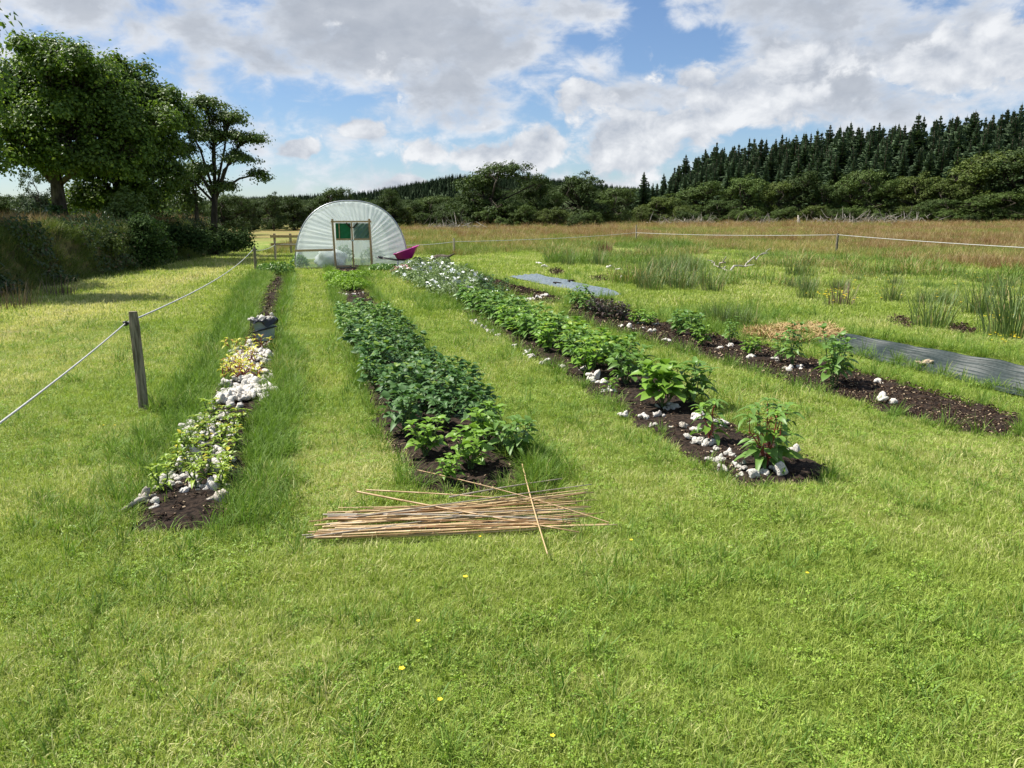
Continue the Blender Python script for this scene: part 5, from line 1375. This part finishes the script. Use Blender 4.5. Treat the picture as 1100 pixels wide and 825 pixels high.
def crown_mesh(rng, lobes, nclump, nleaf, leaf, clump_r, mat, flat=1.0, surf_bias=.6, sub=0):
    """leaves gathered in clumps spread through lobes (cx, cy, cz, rx, ry, rz); returns mesh and clump centres"""
    if sub:
        ext = []; shr = .80 if sub > 2 else .98
        for l in lobes:
            for _ in range(sub):
                d = rng.normal(size=3); d[2] = abs(d[2]) * .8 + .1 * d[2]; d /= np.linalg.norm(d); k = rng.uniform(.24, .42)
                ext.append((l[0] + d[0] * l[3] * 1.08, l[1] + d[1] * l[4] * 1.08, l[2] + d[2] * l[5] * 1.08, l[3] * k, l[4] * k, l[5] * k))
        lobes = [(l[0], l[1], l[2], l[3] * shr, l[4] * shr, l[5] * shr) for l in lobes] + ext
    vol = np.array([l[3] * l[4] * l[5] for l in lobes]) ** .75; vol /= vol.sum()
    Cs, Ns, Ls, cl = [], [], [], []
    for l, v in zip(lobes, vol):
        n = max(3, int(nclump * v))
        for _ in range(n):
            d = rng.normal(size=3); d /= np.linalg.norm(d)
            if d[2] < -.55: d[2] *= -.6
            r = (surf_bias + (1 - surf_bias) * rng.uniform()) if rng.uniform() < .8 else rng.uniform(.2, .8)
            c = np.array(l[:3]) + d * r * np.array(l[3:6]); cl.append(c)
            m = int(nleaf * rng.uniform(.6, 1.4)); cr = clump_r * rng.uniform(.6, 1.35)
            q = rng.normal(size=(m, 3)) * cr * np.array((.62, .62, .40 * flat)); q[:, 2] -= .25 * cr * flat * (q[:, 0] ** 2 + q[:, 1] ** 2) / (cr * cr)
            Cs.append(c + q); Ns.append(q / cr * .7 + d * .5 + np.array((0, 0, .75)) + rng.normal(0, .45, (m, 3))); Ls.append(leaf * rng.uniform(.6, 1.35, m))
    C = np.concatenate(Cs); N_ = np.concatenate(Ns); L = np.concatenate(Ls)
    V, Fq = leafcards(rng, C, N_, L, L * .72, .10)
    return np_mesh('crown', V, Fq, mat), cl
def limb_mesh(rng, h0, base_r, lobes, clumps, mat, lean=(0, 0), twig=.5, forks=None):
    mb = MB(); top = Vector((lean[0], lean[1], h0))
    tr = [Vector((0, 0, -.3)), Vector((lean[0] * .2, lean[1] * .2, h0 * .3)), Vector((lean[0] * .6, lean[1] * .6, h0 * .7)), top]
    mb.tube(tr, [base_r * 1.35, base_r, base_r * .85, base_r * .7], 10)
    for l in lobes:
        c = Vector(l[:3]); mid = top.lerp(c, .5) + Vector((rng.normal(0, .15), rng.normal(0, .15), .12 * (c - top).length))
        r = base_r * .42; mb.tube([top - Vector((0, 0, .2 * h0 * rng.uniform(0, 1))), mid, c], [r, r * .7, r * .35], 7)
        near = [q for q in clumps if (abs(q[0] - c.x) <= l[3] * 1.05 and abs(q[1] - c.y) <= l[4] * 1.05 and abs(q[2] - c.z) <= l[5] * 1.05)]
        for q in near:
            if rng.uniform() < twig:
                q = Vector(q); s = mid.lerp(c, rng.uniform(.2, 1)); mb.tube([s, s.lerp(q, .5) + Vector((0, 0, .08)), q], [r * .28, r * .18, r * .07], 5, False)
    return mb.mesh('trunk', mat, True)
def tree(name, label, x, y, z, h0, base_r, lobes, nclump, nleaf, leaf, clump_r, lm, bark, seed, group=None, flat=1.0, cat='tree', lean=(0, 0), twig=.5, sb=.6, rz=0, sub=0):
    rng = np.random.default_rng(seed); t = thing(name, label, cat, (x, y, z), rz, group)
    cm, cl = crown_mesh(rng, lobes, nclump, nleaf, leaf, clump_r, lm, flat, sb, sub)
    part('crown', cm, t); part('trunk', limb_mesh(rng, h0, base_r, lobes, cl, bark, lean, twig), t)
    return t
# --- the trees on the hedge bank, near enough to show leaf clumps
def bank_z(x, y): return float(bank_h(bank_x(y) - x, y)) if 0 < bank_x(y) - x < 5.2 else 0.0
y = 31.0; x = at(68, y, 1.0)
tree('oak_tree', 'large dark oak with an ivy-wrapped trunk on the hedge bank', x, y, .85, 2.6, .30,
     [(.2, 0, 4.9, 1.9, 1.8, 1.6), (-1.8, .3, 4.6, 1.5, 1.6, 1.1), (1.9, 0, 4.8, 1.6, 1.7, 1.5), (.1, .2, 6.2, 1.8, 1.7, 1.0), (1.7, -.2, 6.2, 1.5, 1.5, 1.0), (-1.6, 0, 6.0, 1.4, 1.4, .9), (2.9, .4, 4.2, 1.3, 1.4, 1.4), (-3.0, .2, 4.4, 1.2, 1.3, 1.0), (1.7, -.8, 3.3, 1.2, 1.0, 1.0), (-.6, -1.1, 3.9, 1.2, .9, .8), (2.6, .2, 2.9, 1.1, 1.1, 1.1), (.4, -.9, 7.0, .8, .8, .35), (-.5, -.8, 3.2, 1.0, .7, .55), (.7, -.8, 3.0, .9, .7, .5)],
     820, 84, .135, .36, LM['oak'], M_BARK, 1, sb=.8, sub=4)
y = 34.0; x = at(131, y, 1.0)
tree('oak_tree', 'dense dark oak with low crown between the ivy-clad oak and the windswept tree', x, y, .6, 2.0, .26,
     [(.3, 0, 3.8, 1.9, 1.7, 1.7), (1.7, 0, 4.7, 1.4, 1.5, 1.6), (.7, 0, 6.2, 1.5, 1.5, 1.2), (1.7, .1, 6.0, 1.1, 1.2, 1.1), (-1.0, .2, 5.6, 1.5, 1.5, 1.4), (-1.3, 0, 3.4, 1.4, 1.4, 1.4), (2.0, -.2, 3.2, 1.1, 1.2, 1.1), (.8, 0, 7.2, .8, .8, .5), (.3, 0, 2.0, 1.7, 1.3, .9), (1.3, -.5, 2.2, 1.2, .9, .8), (-1.2, -.3, 1.9, 1.1, .9, .8)],
     740, 84, .135, .36, LM['oak'], M_BARKD, 2, sb=.8, sub=4)
y = 38.0; x = at(229, y, 1.0)
tree('windswept_tree', 'open windswept tree with layered branches and sky gaps at the end of the bank', x, y, .35, 2.6, .17,
     [(.1, 0, 6.7, 1.0, 1.0, .40), (1.0, .1, 6.1, 1.1, 1.0, .40), (-.9, 0, 5.9, 1.0, 1.0, .42), (1.9, 0, 5.2, .95, .9, .36), (.3, .2, 5.3, 1.2, 1.1, .42), (-1.2, .1, 4.7, .9, 1.0, .42), (1.5, -.2, 4.3, 1.0, .9, .34), (2.3, .1, 3.5, .55, .6, .3), (-.3, -.3, 3.7, .9, .9, .35), (.6, .2, 3.0, .8, .8, .3), (-1.6, 0, 3.3, .7, .8, .4)],
     380, 52, .12, .30, LM['beech'], M_BARKD, 3, flat=.7, lean=(.25, 0), twig=.9, sb=.35)
y = 39.5; x = at(213, y, 1.0)
tree('slim_tree', 'slim tree with a pale mossy trunk just left of the windswept tree', x, y, .35, 2.4, .13,
     [(-.1, 0, 3.3, .7, .7, .6), (-.9, 0, 2.9, .7, .8, .5), (.1, 0, 4.0, .5, .6, .4), (-.4, 0, 2.4, .7, .7, .5)], 80, 42, .15, .40, LM['beech'], M_BARK, 4, twig=.8)
# overhanging oak just outside the picture, whose shade and twigs reach in
tree('oak_tree', 'nearest oak, only its overhanging twigs showing at the upper left edge', -15.0, 17.6, .6, 2.6, .30,
     [(.2, 0, 5.2, 1.5, 1.6, 1.3), (1.6, .2, 6.2, 1.2, 1.3, .9), (-1.4, 0, 5.0, 1.5, 1.5, 1.2), (.3, -1.2, 4.4, 1.4, 1.2, 1.0), (2.3, .4, 5.4, .9, 1.0, .7), (3.35, .3, 5.55, .42, .6, .42), (3.3, .2, 4.1, .35, .5, .3), (.2, 1.2, 4.6, 1.4, 1.3, 1.2)],
     250, 60, .15, .45, LM['oak'], M_BARK, 5)
for i, (x, y) in enumerate(((-18.0, 20.5), (-18.6, 25.8))):  # two oaks added behind the bank to cast shade on it
    tree('oak_tree', ['oak behind the hedge bank just out of the picture, shading the near bank', 'oak at the left picture edge, beside the ivy-clad oak behind the bank'][i], x, y, .3, 2.6, .30,
         [(.2, 0, 5.2, 1.9, 1.9, 1.6), (1.5, .2, 6.8, 1.6, 1.6, 1.3), (-1.4, 0, 5.6, 1.7, 1.7, 1.4), (.3, -1.4, 4.4, 1.6, 1.4, 1.2), (.2, 1.4, 4.6, 1.6, 1.5, 1.4), (0, 0, 8.0, 1.5, 1.5, .9)], 260, 56, .19, .55, LM['oak'], M_BARK, 6 + i).scale = ((1, 1, 1), (.8, .8, .78))[i]
# ivy and shrubs on the bank
def shrub(name, label, x, y, z, lobes, n, leaf, lm, seed, cat='shrub', group=None, cr=.3, stems=6):
    rng = np.random.default_rng(seed); t = thing(name, label, cat, (x, y, z), 0, group)
    cm, cl = crown_mesh(rng, lobes, n, 40, leaf, cr, lm); cm.name = 'foliage'
    part('foliage', cm, t, kind='stuff')
    mb = MB()
    for q in [cl[i] for i in rng.integers(0, len(cl), stems)]:
        q = Vector(q); mb.tube([(rng.normal(0, .1), rng.normal(0, .1), -.2), q * .55 + Vector((0, 0, .1)), q * 1.02], [.03, .02, .008], 5, False)
    part('stem', mb.mesh('stem', M_BARKD), t)
    return t
yy = 30.6; shrub('ivy_shrub', 'bright ivy clump wrapped around the foot of the big oak trunk', at(62, yy, 1.4), yy, 1.0, [(0, 0, .5, .45, .4, .5), (-.1, 0, 1.0, .35, .3, .4), (.15, 0, .2, .4, .4, .3)], 40, .11, LM['ivy'], 40, cr=.2)
yy = 27.6; shrub('dark_shrub', 'dark bushy shrub bulging from the hedge bank beside the mown strip', at(148, yy, 1.0), yy, .05, [(0, 0, .75, 1.1, .8, .8), (.3, -.1, 1.35, .8, .6, .7), (-.6, 0, 1.0, .8, .6, .8), (.7, -.1, .55, .7, .6, .5), (-.2, -.3, .35, .9, .5, .4), (-1.2, .2, .8, .7, .6, .6)], 190, .10, LM['dark'], 41, cr=.25, stems=14)
yy = 29.5; shrub('leggy_shrub', 'leggy grey-green willow shrub rising behind the dark shrub on the bank', at(136, yy, 1.8), yy, .8, [(0, 0, 1.0, .9, .6, .7), (-.4, 0, 1.5, .3, .3, .5), (.4, 0, 1.6, .3, .3, .5), (.0, 0, 1.9, .25, .25, .4)], 60, .11, LM['beech'], 42, cr=.22, stems=22)
yy = 37.0; shrub('dark_shrub', 'dark shrub at the foot of the windswept tree', at(224, yy, .8), yy, .2, [(0, 0, .6, .9, .7, .7), (.7, 0, .5, .6, .6, .5)], 70, .12, LM['dark'], 43)
yy = 42.5; shrub('dark_shrub', 'rounded dark shrub at the far end of the hedge bank by the field', at(254, yy, .6), yy, .0, [(0, 0, .6, 1.0, .8, .6), (-.8, 0, .8, .8, .7, .7)], 80, .13, LM['dark'], 44)
yy = 33.0; shrub('dark_shrub', 'low dark shrub on the bank right of the leggy willow shrub', at(185, yy, 1.0), yy, .4, [(0, 0, .7, 1.1, .8, .6), (.9, 0, .5, .8, .6, .5)], 80, .12, LM['dark'], 45)
yy = 31.5; shrub('low_bush', 'dull green low bush on top of the bank left of the ivy-clad oak', at(38, yy, 1.6), yy, 1.0, [(0, 0, .5, .8, .6, .4), (-.8, .1, .4, .7, .6, .35)], 60, .12, LM['olive'], 46)
yy = 25.0; shrub('bramble_bush', 'yellow-green bramble on the sunny shoulder of the bank', at(100, yy, 1.0), yy, .5, [(0, 0, .6, .7, .5, .35), (.5, -.2, .4, .6, .5, .3)], 70, .09, LM['olive'], 47, cr=.2)
yy = 36.0; shrub('dark_shrub', 'shaded undergrowth shrub beneath the dense oak', at(165, yy, 1.6), yy, .6, [(0, 0, .9, 1.3, .9, .8), (-1.2, 0, .8, 1.0, .8, .7)], 110, .14, LM['dark'], 48)
yy = 36.0; shrub('dark_shrub', 'shaded undergrowth shrub behind the ivy-wrapped oak trunk', at(98, yy, 1.6), yy, .6, [(0, 0, .8, 1.2, .9, .8), (1.0, 0, 1.2, .9, .8, .9)], 110, .14, LM['dark'], 49)

# --- middle distance and far woodland: a few crown shapes reused by many trees
def far_tree_meshes(kind, seed, lm, tall=1.0, leaf=.10):
    """a unit-height broadleaf tree: crown and trunk"""
    rng = np.random.default_rng(seed); lobes = []
    n = 8
    for i in range(n):
        a = rng.uniform(0, 6.28); r = rng.uniform(.06, .27); z = rng.uniform(.36, .80)
        s = rng.uniform(.15, .24); lobes.append((math.cos(a) * r, math.sin(a) * r, z, s, s, s * .85))
    lobes.append((0, 0, .80, .20, .20, .16))
    for i in range(4):
        a = i * 1.57 + rng.uniform(0, 1); lobes.append((math.cos(a) * .29, math.sin(a) * .29, rng.uniform(.12, .32), .20, .20, .18))
    cm, cl = crown_mesh(rng, lobes, 270, 40, leaf * .28, .052, lm, 1.0, .82, 2)
    return cm, limb_mesh(rng, .38, .030, lobes, cl, M_BARKD, twig=.25)
FT = {k: [far_tree_meshes(k, 60 + i, LM[k]) for i in range(3)] for k in ('far', 'farlight', 'olive')}
FT['larch'] = [far_tree_meshes('larch', 70, LM['larch'])]
def ftree(kind, px, ptop, y, wpx, label, group, name='broadleaf_tree', i=0, z=None):
    zc = y * cp
    x = at(px, y, 3.0); z = gzf(x, y) if z is None else z
    h = ztop(ptop, y) - z; wd = wpx / F * zc / .92
    ms = FT[kind][i % len(FT[kind])]; t = thing(name, label, 'tree', (x, y, z - .1), i * 2.1, group)
    t.scale = (wd, wd, h)
    part('crown', ms[0], t); part('trunk', ms[1], t)
    return t
GA = 'trees in the woodland edge across the field'
FAR = [('far', 527, 171, 118, 84, 'largest domed tree standing left in the centre of the far woodland edge'), ('far', 578, 187, 122, 52, 'dark tree pressed between the largest domed tree and its rounded neighbour'), ('far', 622, 183, 122, 66, 'rounded dark tree with a flat top, right of the largest domed tree'),
       ('farlight', 655, 199, 128, 50, 'paler low tree left of the lone slim conifer'), ('far', 597, 206, 118, 40, ''), ('far', 545, 212, 115, 46, ''), ('farlight', 636, 212, 126, 44, ''), ('far', 672, 205, 140, 40, ''), ('olive', 712, 208, 140, 44, ''),
       ('far', 355, 199, 105, 46, 'round-topped dark tree rising behind the left half of the polytunnel'), ('far', 420, 202, 110, 36, 'dark upright tree just right of the top of the polytunnel'), ('far', 293, 205, 100, 30, 'dark tree with a ragged tip left of the polytunnel'), ('far', 272, 212, 104, 40, ''), ('far', 315, 210, 104, 44, ''), ('far', 388, 212, 112, 44, ''),
       ('farlight', 460, 209, 126, 46, 'pale green tree right of the polytunnel before the wooded hill'), ('far', 446, 216, 118, 34, ''), ('far', 482, 214, 122, 36, ''), ('far', 335, 216, 108, 40, ''), ('far', 250, 208, 96, 44, ''), ('far', 503, 216, 116, 30, ''), ('far', 405, 218, 116, 36, ''),
       ('farlight', 755, 195, 150, 64, 'broad green tree at the left foot of the conifer plantation'), ('farlight', 800, 186, 147, 52, ''), ('olive', 829, 193, 146, 44, 'feathery pale tree with bare lower limbs at the plantation foot'), ('far', 858, 184, 146, 50, ''), ('far', 886, 193, 143, 44, ''), ('farlight', 915, 180, 143, 58, ''), ('farlight', 945, 193, 141, 46, ''),
       ('olive', 985, 184, 138, 62, 'olive green tree among bushes at the plantation foot'), ('olive', 1048, 160, 136, 92, 'big olive-coloured rounded tree at the right of the plantation foot'), ('far', 1094, 150, 132, 84, 'dark tree at the right edge before the plantation'), ('olive', 1012, 192, 134, 60, ''), ('farlight', 1060, 205, 128, 74, 'low bright bush-like tree at the right of the plantation foot'), ('far', 725, 215, 142, 40, ''), ('far', 775, 212, 140, 44, ''), ('far', 1000, 212, 130, 50, ''), ('farlight', 1120, 190, 130, 70, '')]
for i, (k, px, tp, y, wpx, lb) in enumerate(FAR):
    ftree(k, px, tp, y, wpx, lb or ('low tree filling a gap in the woodland edge right of the big domed trees' if px > 585 else 'low dark tree filling a gap in the woodland edge near the polytunnel'), GA, i=i)
GB = 'trees beyond the hedge bank'
for i, (k, px, tp, y, wpx, lb) in enumerate((('larch', 38, 176, 62, 58, 'pale feathery larch seen through the gap below the big oak'), ('far', 8, 206, 75, 50, 'dark hedge tree at the left edge beyond the bank'), ('far', 58, 210, 72, 50, 'dark hedge tree behind the ivy-wrapped trunk'), ('far', 112, 196, 60, 56, 'shaded tree behind the gap between the two oaks'),
      ('far', 170, 198, 58, 60, 'shaded tree behind the dense oak'), ('far', 205, 205, 64, 50, 'dark tree behind the slim mossy trunk'), ('far', 240, 206, 70, 46, 'dark tree just right behind the windswept tree'), ('far', 262, 211, 80, 40, 'small dark tree nearest the pale hay strip'))):
    ftree(k, px, tp, y, wpx, lb, GB, i=i)
# far hedge line and scrub at the field edge
GC = 'scrub bushes at the far field edge'
rngS = np.random.default_rng(77)
for i in range(46):
    px = 270 + i * 18.2 + rngS.normal(0, 6); y = 108 + rngS.uniform(-4, 8) + (24 if px > 640 else 0) - (10 if px > 980 else 0)
    x = at(px, y); z = gzf(x, y)
    ms = FT[('far', 'farlight', 'olive')[int(rngS.integers(0, 3))]][int(rngS.integers(0, 3))]
    t = thing('scrub_bush', 'scrub bush in the row along the far field edge near the polytunnel' if px < 480 else ('scrub bush in the row below the big domed trees' if px < 680 else 'scrub bush in the row at the plantation foot'), 'bush', (x, y, z - .9), i * 1.7, GC)
    s = rngS.uniform(2.4, 4.2); t.scale = (s * 1.3, s * 1.3, s); part('crown', ms[0], t); part('trunk', ms[1], t)

# --- conifers
def conifer_meshes(seed):
    rng = np.random.default_rng(seed); V, Fq = [], []
    z = .10
    while z < .985:
        rad = .235 * (1 - z) ** 1.18 * rng.uniform(.62, 1.22) + .004; nb = 9 if z < .8 else 6
        a0 = rng.uniform(0, 6.28)
        for b in range(nb):
            a = a0 + b * 6.283 / nb + rng.normal(0, .18); L = rad * rng.uniform(.5, 1.35)
            d = np.array((math.cos(a), math.sin(a), 0)); s = np.array((-d[1], d[0], 0)); up = np.array((0, 0, 1.))
            droop = -.20 * L if z < .75 else .25 * L
            for k in range(3):
                t0, t1 = k / 3 * .85, (k + 1.25) / 3 * .85
                wd_ = L * .30 * (1 - .55 * k / 3) * rng.uniform(.8, 1.2)
                p0 = np.array((0, 0, z)) + d * L * t0 + up * droop * t0 * t0; p1 = np.array((0, 0, z)) + d * L * min(1, t1 + .12) + up * (droop * t1 * t1 + .012)
                pm = (p0 + p1) / 2; tl_ = rng.normal(0, .3)
                o = len(V); V += [p0, pm + s * wd_ - up * (.010 + .01 * tl_), p1, pm - s * wd_ - up * (.010 - .01 * tl_)]; Fq.append((o, o + 1, o + 2, o + 3))
                o = len(V); V += [p0, pm + s * wd_ * .3 - up * .030 * rng.uniform(.5, 1.3), p1 - up * .006, pm - s * wd_ * .3 + up * .006]; Fq.append((o, o + 1, o + 2, o + 3))
        z += .026 * rng.uniform(.7, 1.3)
    o = len(V); V += [np.array((-.003, 0, .96)), np.array((.003, 0, .96)), np.array((0, .001, 1.02)), np.array((0, .003, .96))]; Fq.append((o, o + 1, o + 2, o + 3))
    mb = MB(); mb.tube([(0, 0, -.02), (0, 0, .5), (0, 0, .99)], [.014, .009, .002], 7)
    return np_mesh('crown', np.array(V), np.array(Fq), LM['conifer']), mb.mesh('trunk', M_BARKD, True)
CM = [conifer_meshes(90 + i) for i in range(6)]
def conifer(x, y, h, label, group, i):
    m = CM[i % 6]; t = thing('conifer_tree', label, 'conifer', (x, y, gzf(x, y)), i * 1.1, group); k = h * rngS.uniform(1.3, 2.4)
    t.scale = (k, k, h); part('crown', m[0], t); part('trunk', m[1], t)
GP = 'conifers of the plantation'
tops = [(640, 205), (690, 186), (720, 176), (760, 160), (800, 153), (850, 146), (900, 140), (950, 133), (1000, 126), (1050, 120), (1100, 116), (1250, 104)]
tx, ty = zip(*tops)
dirE = np.array((54.0, -110.0)) / 122.5
i = 0
for row in range(6):
    nrow = 48 if row < 3 else 62
    for c in range(nrow):
        t = (c + rngS.uniform(-.35, .35)) / nrow * 1.28 - .06
        bx, by_ = EA + dirE * 122.5 * t + EN * (row * 6.5 + rngS.uniform(-2, 2))
        if by_ < 60: continue
        zc = by_ * cp; px = 550 + bx / zc * F
        if px > 1160 or px < 668: continue
        want = np.interp(px, tx, ty) + rngS.normal(2.0, 4.2)
        z = gzf(bx, by_); h = (ztop(want, by_) - z) * (1.0 if row > 2 else (.72 + .07 * row) + rngS.uniform(0, .06)); h = min(max(h, 9), 27)
        zone = 'above the broad tree at its low left end' if px < 780 else ('above the bleached stump' if px < 880 else ('above the grey brushwood heaps' if px < 985 else ('above the olive trees' if px < 1065 else 'at its tall right end')))
        conifer(bx, by_, h, ('conifer low in the plantation front ' if row < 3 else 'conifer on the plantation skyline ') + zone, GP, i); i += 1
x = at(690, 150); conifer(x, 150, ztop(184, 150) - gzf(x, 150), 'lone slim conifer with a bare lower trunk left of the plantation', None, 3)

# --- far wooded hill behind the polytunnel
M_HILL = surf('hill_ground', (0.025, 0.042, 0.022), (0.045, 0.065, 0.03), .02, .95, .1, 0, obj=False)
hx = np.linspace(-520, 260, 60); hy = np.linspace(430, 900, 40)
HX, HY = np.meshgrid(hx, hy)
def hill_z(x, y):
    px = 550 + x / y * F
    prof = np.interp(px, [-200, 0, 200, 280, 380, 440, 490, 560, 640, 760, 900], [2, 4, 12, 18, 22, 30, 38, 37, 30, 16, 2])
    s = np.clip((y - 440) / 320, 0, 1); s = s * s * (3 - 2 * s)
    return prof * s + (fbm(x, y, .008, 4) - .5) * 6 * s - 1 + gz(x, 170.0 + 0 * y) * 0 + .5
HZ = hill_z(HX, HY)
ii = np.arange(HX.size).reshape(HX.shape)
Fq = np.stack([ii[:-1, :-1].ravel(), ii[:-1, 1:].ravel(), ii[1:, 1:].ravel(), ii[1:, :-1].ravel()], 1)
tag(part('hill', np_mesh('hill', np.stack([HX.ravel(), HY.ravel(), HZ.ravel()], 1), Fq, M_HILL, True)), kind='structure')
n = 9000
x = rngS.uniform(-430, 200, n); y = rngS.uniform(470, 800, n)
wood = fbm(x, y, .012, 14) > .25; x, y = x[wood], y[wood]; n = len(x)
CS = [src(m[0]) for m in CM[:3]]
BS = [src(FT['far'][i][0]) for i in range(2)]
con = y > 600 + 40 * np.sin(x * .02)
scl = np.where(con, rngS.uniform(5.5, 8.5, n), rngS.uniform(6, 9, n))
scatter('far_wood', np.stack([x, y, hill_z(x, y)], 1), np.stack([np.zeros(n), np.zeros(n), rngS.uniform(0, 6.28, n)], 1), scl, np.where(con, rngS.integers(0, 3, n), 3 + rngS.integers(0, 2, n)), np.zeros(n), CS + BS)

# --- brash heaps and dead wood along the plantation foot
def brash(name, px, y, w_, h, n, label, mat, group=None, seed=0):
    rng = np.random.default_rng(seed); mb = MB(); x = at(px, y)
    for i in range(n):
        a = Vector((rng.normal(0, w_ * .45), rng.normal(0, .9), abs(rng.normal(0, h * .4)))); d = Vector((rng.normal(0, 1), rng.normal(0, .6), rng.normal(.25, .45))).normalized() * rng.uniform(.6, 2.2)
        r = rng.uniform(.02, .06); mb.tube([a, a + d * .5 + Vector((0, 0, rng.normal(0, .1))), a + d], [r, r * .8, r * .3], 4, False)
    o = mb.build(name, mat); o.location = (x, y, gzf(x, y)); tag(o, label, 'brushwood', group)
for i, (px, y, w_, h, n, lb) in enumerate(((745, 124, 7, 1.0, 200, 'grey heap of cut branches below the broad tree at the plantation foot'), (905, 122, 7, 1.1, 200, 'grey heap of cut branches below the middle of the plantation'), (955, 121, 8, 1.4, 240, 'largest grey brushwood heap before the olive trees'), (815, 126, 6, .8, 130, 'thin grey brushwood heap by the bleached snag'), (485, 96, 5, .8, 130, 'grey brushwood heap left of the far woodland, below the domed tree'))):
    brash('brushwood_heap', px, y, w_, h, n, lb, M_DEAD, 'brushwood heaps at the plantation foot', i)
mb = MB(); mb.tube([(0, 0, -.2), (.1, 0, 1.0), (-.15, 0, 2.6)], [.45, .3, .1], 8); mb.tube([(.1, 0, .7), (.8, 0, .3), (1.4, 0, .1)], [.25, .2, .1], 7)
o = mb.build('tree_stump', M_DEAD, None, True); o.scale = (.8, .8, .6); x = at(857, 124); o.location = (x, 124, gzf(x, 124)); tag(o, 'bleached pointed stump standing in the field edge before the plantation', 'stump')
